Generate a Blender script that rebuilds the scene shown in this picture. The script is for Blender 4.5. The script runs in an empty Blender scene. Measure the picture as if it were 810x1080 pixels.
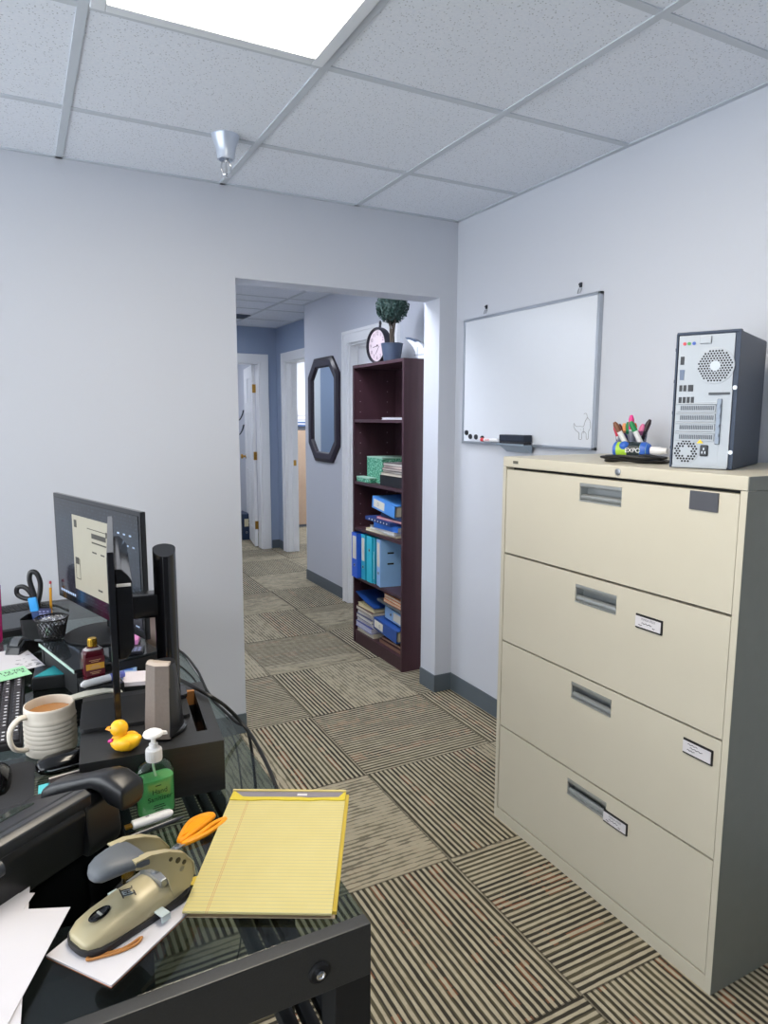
import bpy, bmesh, math, random
from mathutils import Vector, Matrix, Euler
random.seed(7)
C = bpy.context.scene.collection
PI = math.pi
V = Vector

L_ROOM, L_HALL, L_SIDE, EXPO, L_SKY, L_FAR = 10.5, 20, 14, .64, 3.0, 6
# ------------------------------------------------------------------ materials
def lin(c):
    if isinstance(c, str):
        c = [int(c[i:i+2], 16) / 255 for i in (0, 2, 4)]
    return tuple((x / 12.92 if x <= .04045 else ((x + .055) / 1.055) ** 2.4) for x in c)

class G:
    """tiny node-expression builder"""
    def __init__(s, m):
        m.use_nodes = True
        s.t = m.node_tree; s.t.nodes.clear()
        s.out = s.t.nodes.new('ShaderNodeOutputMaterial')
    def n(s, kind, **kw):
        nd = s.t.nodes.new(kind)
        for k, v in kw.items(): setattr(nd, k, v)
        return nd
    def put(s, sock, v):
        if hasattr(v, 'is_output'): s.t.links.new(v, sock)
        else: sock.default_value = v
    def m(s, op, a, b=None, c=None):
        nd = s.n('ShaderNodeMath', operation=op); s.put(nd.inputs[0], a)
        if b is not None: s.put(nd.inputs[1], b)
        if c is not None: s.put(nd.inputs[2], c)
        return nd.outputs[0]
    def coord(s, which='Object'):
        return s.n('ShaderNodeTexCoord').outputs[which]
    def pos(s):
        return s.n('ShaderNodeNewGeometry').outputs['Position']
    def sep(s, v):
        nd = s.n('ShaderNodeSeparateXYZ'); s.put(nd.inputs[0], v); return nd.outputs
    def comb(s, x, y, z):
        nd = s.n('ShaderNodeCombineXYZ')
        for i, q in enumerate((x, y, z)): s.put(nd.inputs[i], q)
        return nd.outputs[0]
    def noise(s, vec, scale=5, detail=2, rough=.5, dim='3D'):
        nd = s.n('ShaderNodeTexNoise', noise_dimensions=dim)
        s.put(nd.inputs['Vector'], vec); nd.inputs['Scale'].default_value = scale
        nd.inputs['Detail'].default_value = detail; nd.inputs['Roughness'].default_value = rough
        return nd.outputs[0]
    def white(s, vec):
        nd = s.n('ShaderNodeTexWhiteNoise', noise_dimensions='3D'); s.put(nd.inputs['Vector'], vec); return nd.outputs['Value']
    def mix(s, f, a, b, blend='MIX'):
        nd = s.n('ShaderNodeMix', data_type='RGBA', blend_type=blend)
        s.put(nd.inputs[0], f)
        for i, q in ((6, a), (7, b)):
            s.put(nd.inputs[i], q if hasattr(q, 'is_output') else (*q[:3], 1))
        return nd.outputs[2]
    def ramp(s, f, stops):
        nd = s.n('ShaderNodeValToRGB'); s.put(nd.inputs[0], f)
        el = nd.color_ramp.elements
        while len(el) < len(stops): el.new(.5)
        for e, (p, c) in zip(el, stops): e.position = p; e.color = (*c, 1)
        return nd.outputs[0]
    def bump(s, h, strength=.3, dist=.002):
        nd = s.n('ShaderNodeBump'); nd.inputs['Strength'].default_value = strength
        nd.inputs['Distance'].default_value = dist; s.put(nd.inputs['Height'], h); return nd.outputs[0]
    def bsdf(s, color, rough=.5, metal=0, normal=None, spec=None, **kw):
        nd = s.n('ShaderNodeBsdfPrincipled')
        s.put(nd.inputs['Base Color'], color if hasattr(color, 'is_output') else (*color[:3], 1))
        s.put(nd.inputs['Roughness'], rough); nd.inputs['Metallic'].default_value = metal
        if spec is not None: nd.inputs['Specular IOR Level'].default_value = spec
        if normal is not None: s.put(nd.inputs['Normal'], normal)
        for k, v in kw.items(): s.put(nd.inputs[k], v)
        return nd.outputs[0]
    def end(s, sh): s.t.links.new(sh, s.out.inputs[0])

MATS = {}
def mat(name, col, rough=.5, metal=0, var=.06, vs=30, bump=0, bs=200, spec=None, emit=None, es=1):
    """solid procedural material with slight tonal variation and optional fine bump"""
    if name in MATS: return MATS[name]
    m = bpy.data.materials.new(name); g = G(m); co = g.coord()
    c = lin(col)
    nz = g.noise(co, vs, 3)
    colr = g.mix(nz, tuple(x * (1 - var) for x in c), tuple(min(1, x * (1 + var)) for x in c))
    nrm = g.bump(g.noise(co, bs, 2), bump, .001) if bump else None
    kw = {}
    if emit: kw = {'Emission Color': (*lin(emit), 1), 'Emission Strength': es}
    g.end(g.bsdf(colr, rough, metal, nrm, spec, **kw))
    MATS[name] = m
    return m

def glassy(name, tint, rough=.02, fac=.0, ior=1.45):
    """clear thin glass / liquid: transparent tint under a Fresnel gloss"""
    m = bpy.data.materials.new(name); g = G(m)
    tr = g.n('ShaderNodeBsdfTransparent'); tr.inputs[0].default_value = (*lin(tint), 1)
    gl = g.n('ShaderNodeBsdfGlossy'); gl.inputs['Roughness'].default_value = rough
    ge = g.n('ShaderNodeNewGeometry'); dp = g.n('ShaderNodeVectorMath', operation='DOT_PRODUCT')
    g.t.links.new(ge.outputs['Normal'], dp.inputs[0]); g.t.links.new(ge.outputs['Incoming'], dp.inputs[1])
    f0 = ((ior - 1) / (ior + 1)) ** 2 + fac
    sch = g.m('MULTIPLY_ADD', g.m('POWER', g.m('SUBTRACT', 1, g.m('ABSOLUTE', dp.outputs['Value'])), 5), 1 - f0, f0)
    mx = g.n('ShaderNodeMixShader'); g.t.links.new(sch, mx.inputs[0])
    g.t.links.new(tr.outputs[0], mx.inputs[1]); g.t.links.new(gl.outputs[0], mx.inputs[2])
    g.end(mx.outputs[0]); MATS[name] = m
    return m

def emission(name, col, strength):
    m = bpy.data.materials.new(name); g = G(m)
    e = g.n('ShaderNodeEmission'); e.inputs[0].default_value = (*lin(col), 1); e.inputs[1].default_value = strength
    g.end(e.outputs[0]); MATS[name] = m
    return m

# ------------------------------------------------------------------ mesh builder
class MB:
    def __init__(s): s.bm = bmesh.new(); s.mi = 0; s.M = Matrix()
    def _add(s, verts, faces, M=None):
        T = s.M @ M if M is not None else s.M
        vs = [s.bm.verts.new(T @ V(v)) for v in verts]
        for f in faces:
            try: s.bm.faces.new([vs[i] for i in f]).material_index = s.mi
            except ValueError: pass
    def bx(s, x0, x1, y0, y1, z0, z1, bev=0, M=None, seg=2):
        t = bmesh.new()
        bmesh.ops.create_cube(t, size=1)
        for v in t.verts:
            v.co = V((x0 + (v.co.x + .5) * (x1 - x0), y0 + (v.co.y + .5) * (y1 - y0), z0 + (v.co.z + .5) * (z1 - z0)))
        if bev: bmesh.ops.bevel(t, geom=t.edges[:], offset=bev, segments=seg, affect='EDGES', profile=.5)
        s._merge(t, M)
    def _merge(s, t, M=None):
        t.verts.index_update()
        s._add([v.co.copy() for v in t.verts], [[v.index for v in f.verts] for f in t.faces], M)
        t.free()
    def box(s, c, d, bev=0, M=None): s.bx(c[0]-d[0]/2, c[0]+d[0]/2, c[1]-d[1]/2, c[1]+d[1]/2, c[2]-d[2]/2, c[2]+d[2]/2, bev, M)
    def lathe(s, prof, c=(0, 0, 0), seg=32, M=None, sx=1, sy=1):
        vs = []; fs = []; rows = []
        for r, z in prof:
            if abs(r) < 1e-7: rows.append([len(vs)] * seg); vs.append(V((c[0], c[1], c[2] + z)))
            else:
                rows.append([len(vs) + i for i in range(seg)])
                for i in range(seg):
                    a = 2 * PI * i / seg; vs.append(V((c[0] + r * sx * math.cos(a), c[1] + r * sy * math.sin(a), c[2] + z)))
        for p, q in zip(rows, rows[1:]):
            for i in range(seg):
                j = (i + 1) % seg; f = []
                for k in (p[i], p[j], q[j], q[i]):
                    if k not in f: f.append(k)
                if len(f) > 2: fs.append(f)
        s._add(vs, fs, M)
    def cyl(s, p0, p1, r0, r1=None, seg=20, cap=True, M=None):
        if r1 is None: r1 = r0
        p0 = V(p0); p1 = V(p1); d = (p1 - p0); q = d.to_track_quat('Z', 'Y').to_matrix().to_4x4()
        L = d.length
        prof = [(r0, 0), (r1, L)]
        if cap: prof = [(0, 0)] + prof + [(0, L)]
        T = Matrix.Translation(p0) @ q
        s.lathe(prof, seg=seg, M=(M @ T if M is not None else T))
    def tube(s, pts, r, seg=10, closed=False, M=None, smooth=0, flat=1.0):
        pts = [V(p) for p in pts]
        if smooth: pts = catmull(pts, smooth, closed)
        n = len(pts); vs = []; fs = []
        rr = r if isinstance(r, (list, tuple)) else None
        up = None
        for i in range(n):
            a = pts[(i-1) % n] if (closed or i > 0) else pts[i]
            b = pts[(i+1) % n] if (closed or i < n-1) else pts[i]
            t = (b - a).normalized()
            if up is None:
                up = V((0, 0, 1)) if abs(t.z) < .9 else V((1, 0, 0))
            up = (up - t * up.dot(t)).normalized()
            sd = t.cross(up)
            if rr:
                ff = i / max(1, n - 1) * (len(rr) - 1); k0 = min(int(ff), len(rr) - 2); R = rr[k0] + (rr[k0+1] - rr[k0]) * (ff - k0)
            else: R = r
            for k in range(seg):
                w = 2 * PI * k / seg
                vs.append(pts[i] + sd * (R * math.cos(w)) + up * (R * flat * math.sin(w)))
        for i in range(n if closed else n - 1):
            j = (i + 1) % n
            for k in range(seg):
                l = (k + 1) % seg
                fs.append([i*seg+k, i*seg+l, j*seg+l, j*seg+k])
        if not closed:
            fs.append(list(range(seg))[::-1]); fs.append([(n-1)*seg+k for k in range(seg)])
        s._add(vs, fs, M)
    def prism(s, poly, z0, z1, M=None, bev=0):
        t = bmesh.new()
        lo = [t.verts.new((x, y, z0)) for x, y in poly]; hi = [t.verts.new((x, y, z1)) for x, y in poly]
        n = len(poly)
        t.faces.new(lo[::-1]); t.faces.new(hi)
        for i in range(n): t.faces.new([lo[i], lo[(i+1) % n], hi[(i+1) % n], hi[i]])
        if bev: bmesh.ops.bevel(t, geom=t.edges[:], offset=bev, segments=2, affect='EDGES', profile=.5)
        s._merge(t, M)
    def ball(s, c, r, seg=20, rings=12, M=None):
        if not isinstance(r, (tuple, list)): r = (r, r, r)
        prof = [(math.sin(PI * i / rings), -math.cos(PI * i / rings)) for i in range(rings + 1)]
        T = Matrix.Translation(V(c)) @ Matrix.Diagonal((*r, 1))
        s.lathe(prof, seg=seg, M=(M @ T if M is not None else T))
    def loft(s, rings, M=None, cap=True):
        n = len(rings[0]); vs = [V(p) for r in rings for p in r]; fs = []
        for i in range(len(rings) - 1):
            for k in range(n):
                l = (k + 1) % n
                fs.append([i*n+k, i*n+l, (i+1)*n+l, (i+1)*n+k])
        if cap: fs.append(list(range(n))[::-1]); fs.append([(len(rings)-1)*n+k for k in range(n)])
        s._add(vs, fs, M)
    def quad(s, a, b, c, d, M=None): s._add([V(a), V(b), V(c), V(d)], [[0, 1, 2, 3]], M)
    def build(s, name, mats, parent=None, world=False, sharp=35, loc=None):
        bmesh.ops.recalc_face_normals(s.bm, faces=s.bm.faces[:])
        me = bpy.data.meshes.new(name)
        if world and parent is not None: s.bm.transform(WM[parent.name].inverted())
        elif loc is not None: s.bm.transform(Matrix.Translation(-V(loc)))
        s.bm.to_mesh(me); s.bm.free()
        for m in (mats if isinstance(mats, (list, tuple)) else [mats]): me.materials.append(m)
        for p in me.polygons: p.use_smooth = True
        me.set_sharp_from_angle(angle=math.radians(sharp))
        o = bpy.data.objects.new(name, me); C.objects.link(o)
        wn = o.modifiers.new('weighted', 'WEIGHTED_NORMAL'); wn.keep_sharp = True
        if parent is not None: o.parent = parent; WM[o.name] = WM[parent.name]
        elif loc is not None: o.location = loc; WM[o.name] = Matrix.Translation(V(loc))
        else: WM[o.name] = Matrix()
        return o
WM = {}

def catmull(p, k, closed=False):
    out = []; n = len(p)
    for i in range(n if closed else n - 1):
        g = lambda j: p[j % n] if closed else p[max(0, min(n-1, j))]
        a, b, c, d = g(i-1), g(i), g(i+1), g(i+2)
        for t in range(k):
            u = t / k
            out.append(.5 * ((2*b) + (c-a)*u + (2*a-5*b+4*c-d)*u*u + (3*b-a-3*c+d)*u**3))
    if not closed: out.append(p[-1])
    return out

def tag(o, label, cat, group=None):
    o['label'] = label; o['category'] = cat
    if group: o['group'] = group
    return o
def thing(name, label, cat, loc=(0, 0, 0), rz=0, group=None, rot=None):
    o = bpy.data.objects.new(name, None); C.objects.link(o); o.empty_display_size = .05
    o.location = loc; e = Euler(rot if rot else (0, 0, rz)); o.rotation_euler = e
    WM[o.name] = Matrix.Translation(V(loc)) @ e.to_matrix().to_4x4()
    return tag(o, label, cat, group)
def struct(name, mb, m, parent=None):
    o = mb.build(name, m, parent)
    if parent is None: o['kind'] = 'structure'
    return o
def place(o, loc, rz=0, rot=None):
    o.location = loc; o.rotation_euler = Euler(rot if rot else (0, 0, rz)); WM[o.name] = Matrix.Translation(V(loc)) @ o.rotation_euler.to_matrix().to_4x4()
    return o
def dup(root, loc, rz, label, group=None, rot=None):
    r = root.copy(); C.objects.link(r); r.location = loc; r.rotation_euler = Euler(rot if rot else (0, 0, rz)); r['label'] = label
    if group: r['group'] = group
    for ch in list(root.children):
        c = ch.copy(); C.objects.link(c); c.parent = r
        for g in list(ch.children):
            d = g.copy(); C.objects.link(d); d.parent = c
    return r
def frame(o, xd, yd):
    x = V(xd).normalized(); z = x.cross(V(yd)).normalized(); y = z.cross(x)
    M = Matrix((x, y, z)).transposed().to_4x4(); M.translation = V(o); return M
def lettering(name, lines, size, M, m, parent, align='CENTER', lead=1.25, depth=.0002, world=False):
    """flat raised lettering as a mesh part"""
    cu = bpy.data.curves.new('t', 'FONT'); cu.body = lines; cu.size = size; cu.align_x = align; cu.space_line = lead * .8; cu.extrude = depth
    to = bpy.data.objects.new('t', cu); C.objects.link(to)
    dg = bpy.context.evaluated_depsgraph_get()
    me = bpy.data.meshes.new_from_object(to.evaluated_get(dg)); bpy.data.objects.remove(to); bpy.data.curves.remove(cu)
    me.name = name
    me.transform(M)
    if world: me.transform(WM[parent.name].inverted())
    me.materials.clear(); me.materials.append(m)
    o = bpy.data.objects.new(name, me); C.objects.link(o); o.parent = parent; WM[o.name] = WM[parent.name]
    return o
def rrect(w, h, r, n=4, cx=0, cy=0):
    pts = []
    for (sx, sy, a0) in ((1, 1, 0), (-1, 1, 90), (-1, -1, 180), (1, -1, 270)):
        for i in range(n + 1):
            a = math.radians(a0 + 90 * i / n)
            pts.append((cx + sx * (w/2 - r) + r * math.cos(a), cy + sy * (h/2 - r) + r * math.sin(a)))
    return pts
def ngon(n, r, a0=0, cx=0, cy=0): return [(cx + r * math.cos(a0 + 2*PI*i/n), cy + r * math.sin(a0 + 2*PI*i/n)) for i in range(n)]
YZ = lambda x: frame((x, 0, 0), (0, 1, 0), (0, 0, 1))      # polygon (y,z) extruded along +x
XZ = lambda y: frame((0, y, 0), (1, 0, 0), (0, 0, 1))      # polygon (x,z) extruded along -y

# ---- shared materials
def wall_mat(name, col):
    m = bpy.data.materials.new(name); g = G(m); p = g.pos(); c = lin(col)
    colr = g.mix(g.noise(p, 1.5, 3), tuple(x*.98 for x in c), tuple(x*1.02 for x in c))
    g.end(g.bsdf(colr, .62, 0, g.bump(g.noise(p, 260, 3, .6), .18, .002), .35)); return m
M_wall = wall_mat('wall_paint', 'c6cad3')
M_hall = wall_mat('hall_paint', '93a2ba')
M_trimw = mat('white_trim', 'e6e8ea', .35, var=.02)
M_base = mat('vinyl_base', '59636b', .5, var=.05)
M_black = mat('black_plastic', '1b1c1f', .30, var=.15, bump=.05, bs=600)
M_blackm = mat('black_matte', '0f1013', .6, var=.2, bump=.08, bs=500)
M_blackg = mat('black_gloss', '0b0b0d', .12, var=.1)
M_metalb = mat('black_powder_metal', '2f3031', .36, 0, var=.3, vs=500, bump=.25, bs=900)
M_chrome = mat('chrome', 'd6d8dc', .18, 1, var=.03)
M_steel = mat('brushed_steel', 'a9adb3', .35, .9, var=.06)
M_brass = mat('brass', 'b48a3e', .3, .9, var=.05)
M_white = mat('white_plastic', 'e8e8ea', .35, var=.02)
M_paper = mat('white_paper', 'cfcdd2', .8, var=.02, bump=.03, bs=60)
M_ink = mat('black_ink', '24242a', .7, var=.1)
M_rubber = mat('black_rubber', '141416', .55, var=.1)
M_cable = mat('cable_black', '0d0e10', .45, var=.1)
M_beige = mat('putty_steel', 'c5c0b0', .42, 0, var=.025, vs=8, bump=.05, bs=700, spec=.4)

def carpet_mat():
    m = bpy.data.materials.new('striped_carpet_tile'); g = G(m); p = g.sep(g.pos()); X, Y = p[0], p[1]
    T = .6096
    u = g.m('DIVIDE', g.m('SUBTRACT', X, 1.168), T); v = g.m('DIVIDE', g.m('SUBTRACT', Y, 1.14), T)
    ix = g.m('FLOOR', u); iy = g.m('FLOOR', v); fx = g.m('FRACT', u); fy = g.m('FRACT', v)
    par = g.m('FLOORED_MODULO', g.m('ADD', ix, iy), 2)               # 1: stripes along X ; 0: stripes along Y
    par = g.m('LESS_THAN', par, .5)
    inv = g.m('SUBTRACT', 1, par)
    # across / along coordinates in metres
    ac = g.m('ADD', g.m('MULTIPLY', par, Y), g.m('MULTIPLY', inv, X))
    al = g.m('ADD', g.m('MULTIPLY', par, X), g.m('MULTIPLY', inv, Y))
    fa = g.m('ADD', g.m('MULTIPLY', par, fy), g.m('MULTIPLY', inv, fx))
    half = g.m('FLOOR', g.m('MULTIPLY', g.m('ADD', fa, g.m('MULTIPLY', g.white(g.comb(ix, iy, 3.3)), .34)), 1.9))
    rnd = g.white(g.comb(ix, iy, half))                                # contrast of each half tile
    tileid = g.white(g.comb(ix, iy, 9.1))
    per = 1 / .0203
    wob = g.m('MULTIPLY', g.m('SUBTRACT', g.noise(g.comb(g.m('MULTIPLY', ac, 30), g.m('MULTIPLY', al, 16), tileid), 1, 2), .5), .16)
    ph = g.m('ADD', g.m('MULTIPLY', ac, per), wob)
    sid = g.m('FLOOR', ph); fr = g.m('FRACT', ph)
    tri = g.m('ABSOLUTE', g.m('SUBTRACT', g.m('MULTIPLY', fr, 2), 1))  # 1 in groove, 0 on rib
    srand = g.white(g.comb(sid, tileid, 1.7))
    dash = g.noise(g.comb(g.m('MULTIPLY', sid, 7.3), g.m('MULTIPLY', al, 13), g.m('MULTIPLY', tileid, 50)), 1, 3, .6)
    low = g.m('GREATER_THAN', rnd, .66)
    wid = g.m('ADD', .50, g.m('MULTIPLY', g.m('SUBTRACT', dash, .5), g.m('ADD', .45, g.m('MULTIPLY', low, 2.2))))
    wid = g.m('ADD', wid, g.m('MULTIPLY', low, .18))
    sm = g.n('ShaderNodeMapRange', interpolation_type='SMOOTHSTEP')
    g.put(sm.inputs[0], g.m('SUBTRACT', tri, wid)); sm.inputs[1].default_value = -.12; sm.inputs[2].default_value = .12
    groove = sm.outputs[0]
    groove = g.m('MULTIPLY', groove, g.m('SUBTRACT', 1, g.m('MULTIPLY', low, .35)))
    fib = g.noise(g.pos(), 420, 2, .6)
    light = g.mix(g.noise(g.comb(g.m('MULTIPLY', sid, 3.1), g.m('MULTIPLY', al, 22), tileid), 1, 3), lin('aca28b'), lin('d8ceb5'))
    light = g.mix(g.m('MULTIPLY', low, .55), light, lin('b3a991'))
    red = g.m('MULTIPLY', g.m('GREATER_THAN', srand, .84), g.m('GREATER_THAN', dash, .52))
    dark = g.mix(g.m('GREATER_THAN', srand, .42), lin('5c5746'), lin('3d3a33'))
    dark = g.mix(red, dark, lin('80553f'))
    col = g.mix(groove, light, dark)
    col = g.mix(g.m('MULTIPLY', g.m('SUBTRACT', 1, fib), .55), col, lin('3a372f'))
    # thin seam between the tiles
    ed = g.m('MINIMUM', g.m('MINIMUM', fx, g.m('SUBTRACT', 1, fx)), g.m('MINIMUM', fy, g.m('SUBTRACT', 1, fy)))
    col = g.mix(g.m('MULTIPLY', g.m('LESS_THAN', ed, .006), .55), col, lin('2e2c27'))
    h = g.m('ADD', g.m('MULTIPLY', g.m('SUBTRACT', 1, groove), .8), g.m('MULTIPLY', fib, .5))
    g.end(g.bsdf(col, .95, 0, g.bump(h, .6, .004), .1)); return m
M_carpet = carpet_mat()

def ceil_mat():
    m = bpy.data.materials.new('acoustic_tile'); g = G(m); p = g.pos()
    v = g.n('ShaderNodeTexVoronoi', feature='F1'); g.put(v.inputs['Vector'], p); v.inputs['Scale'].default_value = 130
    ch = g.noise(p, 28, 3, .7)
    hole = g.m('MULTIPLY', g.m('LESS_THAN', v.outputs['Distance'], .26), g.m('GREATER_THAN', g.white(v.outputs['Position']), .50))
    fine = g.noise(p, 300, 2)
    col = g.mix(g.noise(p, 120, 2), lin('dbe2ee'), lin('edf1f8'))
    col = g.mix(g.m('MULTIPLY', hole, .5), col, lin('7f848b'))
    h = g.m('SUBTRACT', g.m('MULTIPLY', fine, .3), hole)
    g.end(g.bsdf(col, .85, 0, g.bump(h, .5, .003), .2)); return m
M_ceil = ceil_mat()
# ================================================================== THE ROOM
ZC, YB, XR = 2.39, 2.96, 1.964
XO0, XO1, ZO, YB2 = .845, 1.8635, 2.021, 3.105
XH, YHE, XS, YF = 2.216, 5.69, 2.5, 7.25
XL, YK = -1.9, -1.6            # walls out of frame (left, behind)

b = MB(); b.bx(-2.1, 4.6, -1.75, 10.2, -.1, 0); struct('floor', b, M_carpet)
b = MB(); b.bx(-2.1, 4.6, -1.75, 10.2, ZC, ZC + .08); struct('ceiling', b, M_ceil)
# back wall: left part, header, stub right of the opening
b = MB(); b.bx(XL - .1, XO0, YB, YB2, 0, ZC); b.bx(XO0, XO1, YB, YB2, ZO, ZC); b.bx(XO1, XR + .12, YB, YB2, 0, ZC); struct('wall_back', b, M_wall)
b = MB(); b.bx(XR, XR + .12, YK, YB, 0, ZC); struct('wall_right', b, M_wall)
# unseen left wall, opened up to let fill daylight in: assumed sill, head and mullions
b = MB(); b.bx(XL - .12, XL, YK - .1, YB, 0, .55); b.bx(XL - .12, XL, YK - .1, YB, 2.3, ZC)
for yy in (YK - .05, -.1, 1.4, YB - .05): b.bx(XL - .12, XL, yy - .05, yy + .05, .55, 2.3)
struct('wall_left', b, M_wall)
b = MB(); b.bx(XL, XR + .12, YK - .12, YK, 0, ZC); struct('wall_front', b, wall_mat('front_wall_darkened', '5d6168'))  # unseen wall, darkened to cut the light bounced onto surfaces facing it
# hall
DY0, DY1, DZ = 4.08, 4.78, 1.99      # doorway behind the bookcase
b = MB(); b.bx(XH, XH + .12, YB2, DY0, 0, ZC); b.bx(XH, XH + .12, DY1, YHE - .12, 0, ZC); b.bx(XH, XH + .12, DY0, DY1, DZ, ZC)
b.bx(XH, XS + .12, YHE - .12, YHE, 0, ZC); struct('wall_hall_right', b, M_wall)
SY0, SY1, SZ = 6.10, 6.97, 2.02      # doorway in the side wall
b = MB(); b.bx(XS, XS + .12, YHE, SY0, 0, ZC); b.bx(XS, XS + .12, SY1, YF, 0, ZC); b.bx(XS, XS + .12, SY0, SY1, SZ, ZC); struct('wall_side', b, M_hall)
FX0, FX1, FZ = 1.50, 2.315, 2.02
b = MB(); b.bx(.6, FX0, YF, YF + .12, 0, ZC); b.bx(FX1, XS + .12, YF, YF + .12, 0, ZC); b.bx(FX0, FX1, YF, YF + .12, FZ, ZC); struct('wall_far', b, M_hall)
b = MB(); b.bx(.62, .74, YB2, YF, 0, ZC); struct('wall_hall_left', b, M_wall)
# rooms past the two doorways, and behind the closed door
b = MB(); b.bx(.9, 2.7, 9.6, 9.72, 0, ZC); b.bx(.9, 1.02, YF + .12, 9.6, 0, ZC); b.bx(2.6, 2.7, YF + .12, 9.6, 0, ZC); struct('wall_store_room', b, M_wall)
b = MB(); b.bx(2.7, 4.2, 8.8, 8.92, 0, ZC); b.bx(4.1, 4.2, YHE, 8.8, 0, ZC); b.bx(XS + .12, 4.2, YHE - .02, YHE + .08, 0, ZC); struct('wall_side_room', b, mat('bright_room_paint', 'e2e4e6', .7, var=.02))

# baseboards (grey vinyl)
BH, BT = .092, .006
b = MB(); b.bx(XL, XO0 + .001, YB - BT, YB, 0, BH); b.bx(XO1 - .001, XR, YB - BT, YB, 0, BH); b.bx(XO1 - BT, XO1, YB - BT, YB2, 0, BH); struct('baseboard_back', b, M_base)
b = MB(); b.bx(XR - BT, XR, YK, YB - BT, 0, BH); struct('baseboard_right', b, M_base)
b = MB(); b.bx(XH - BT, XH, DY1 + .10, YHE, 0, BH); b.bx(XH - BT, XH, YB2, DY0 - .1, 0, BH); struct('baseboard_hall', b, M_base)
b = MB(); b.bx(FX1 + .1, XS, YF - BT, YF, 0, BH); b.bx(XS - BT, XS, SY1 + .1, YF, 0, BH); struct('baseboard_far', b, M_base)

# T-bar ceiling grids
M_tee = mat('tee_bar_white', 'c3cad3', .5, var=.02)
def grid(name, x0, x1, y0, y1, xs, ys):
    b = MB(); w = .012
    for x in xs:
        b.bx(x - w, x + w, y0, y1, ZC - .004, ZC + .001)
    for y in ys: b.bx(x0, x1, y - w, y + w, ZC - .0035, ZC + .001)
    b.bx(x0, x1, y1 - .02, y1, ZC - .004, ZC + .001); b.bx(x1 - .02, x1, y0, y1, ZC - .004, ZC + .001)
    return struct(name, b, M_tee)
T = .6096
grid('trim_1', XL, XR, YK, YB, [.19 + T * k for k in range(-3, 3)], [2.487 - T * k for k in range(0, 7)])
grid('trim_2', .74, XH, YB2, YHE, [1.99 - T * k for k in range(0, 3)], [5.44 - T * k for k in range(0, 4)])
grid('trim_3', .74, XS, YHE, YF, [1.99 - T * k for k in range(0, 3)], [6.08, 6.69])

# white metal-free corner bead at the stub, door casings
def casing_x(name, x, y0, y1, z, w=.085, t=.018, depth=.12):
    """casing on a wall facing -X, with its jamb liner"""
    b = MB()
    for (a, c) in ((y0 - w, y0 + .004), (y1 - .004, y1 + w)):
        b.bx(x - t, x, a, c, 0, z - .004); b.bx(x - t - .006, x - t, a if a < y0 - .01 else c - .022, a + .022 if a < y0 - .01 else c, 0, z + w - .022)
    b.bx(x - t, x, y0 - w, y1 + w, z - .004, z + w); b.bx(x - t - .006, x - t, y0 - w, y1 + w, z + w - .022, z + w)
    b.bx(x, x + depth, y0, y0 + .018, 0, z - .018); b.bx(x, x + depth, y1 - .018, y1, 0, z - .018); b.bx(x, x + depth, y0, y1, z - .018, z)
    b.bx(x + .05, x + .062, y1 - .032, y1 - .018, 0, z); b.bx(x + .05, x + .062, y0 + .018, y0 + .032, 0, z)
    return struct(name, b, M_trimw)
casing_x('trim_4', XH, DY0, DY1, DZ)
casing_x('trim_5', XS, SY0, SY1, SZ)
b = MB()
for (a, c) in ((FX0 - .085, FX0 + .004), (FX1 - .004, FX1 + .085)): b.bx(a, c, YF - .018, YF, 0, FZ - .004)
b.bx(FX0 - .085, FX1 + .085, YF - .018, YF, FZ - .004, FZ + .085)
b.bx(FX0, FX0 + .018, YF, YF + .12, 0, FZ - .018); b.bx(FX1 - .018, FX1, YF, YF + .12, 0, FZ - .018); b.bx(FX0, FX1, YF, YF + .12, FZ - .018, FZ)
struct('trim_6', b, M_trimw)
# strike plate of the side doorway
b = MB(); b.bx(XS + .068, XS + .098, SY1 - .0195, SY1 - .018, .93, .99); struct('trim_7', b, M_brass)

def panel_door(name, w, h, t, panels):
    """six-panel door leaf in its own x (0..w), y (0..t), z frame; hinge at x=0"""
    b = MB(); b.bx(0, w, 0, t, .012, h, .002)
    for (x0, x1, z0, z1) in panels:
        for y, s in ((0, -1), (t, 1)):
            f = .012
            for (a, c, d, e) in ((x0, x1, z0, z0 + f), (x0, x1, z1 - f, z1), (x0, x0 + f, z0, z1), (x1 - f, x1, z0, z1)):
                b.bx(a, c, min(y, y + s * .005), max(y, y + s * .005), d, e, .001)
            b.bx(x0 + .03, x1 - .03, min(y, y + s * .004), max(y, y + s * .004), z0 + .03, z1 - .03, .0015)
    return b
P6 = [(.10, .34, .2, .85), (.42, .66, .2, .85), (.10, .34, .98, 1.5), (.42, .66, .98, 1.5), (.10, .34, 1.6, 1.88), (.42, .66, 1.6, 1.88)]
# open door in the far doorway: hinged on its right jamb, swung into the store room
d = panel_door('door_1', .76, 2.0, .035, P6).build('door_1', M_trimw); d['kind'] = 'structure'
place(d, (FX1 - .022, YF + .125, 0), math.radians(80))
for z in (.25, 1.02, 1.75):
    h = MB(); h.cyl((-.004, -.006, z - .045), (-.004, -.006, z + .045), .007, seg=10); h.bx(-.0015, 0, 0, .03, z - .045, z + .045); h.build('hinge', M_brass, d)
k = MB()
for y0, s in ((0, -1), (.035, 1)):
    k.lathe([(0, 0), (.03, 0), (.03, .004), (.011, .008), (.011, .03), (.024, .036), (.027, .05), (.02, .06), (0, .062)], M=frame((.69, y0, .98), (1, 0, 0), (0, 0, -s)), seg=20)
k.build('door_knob', M_brass, d)
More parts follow.
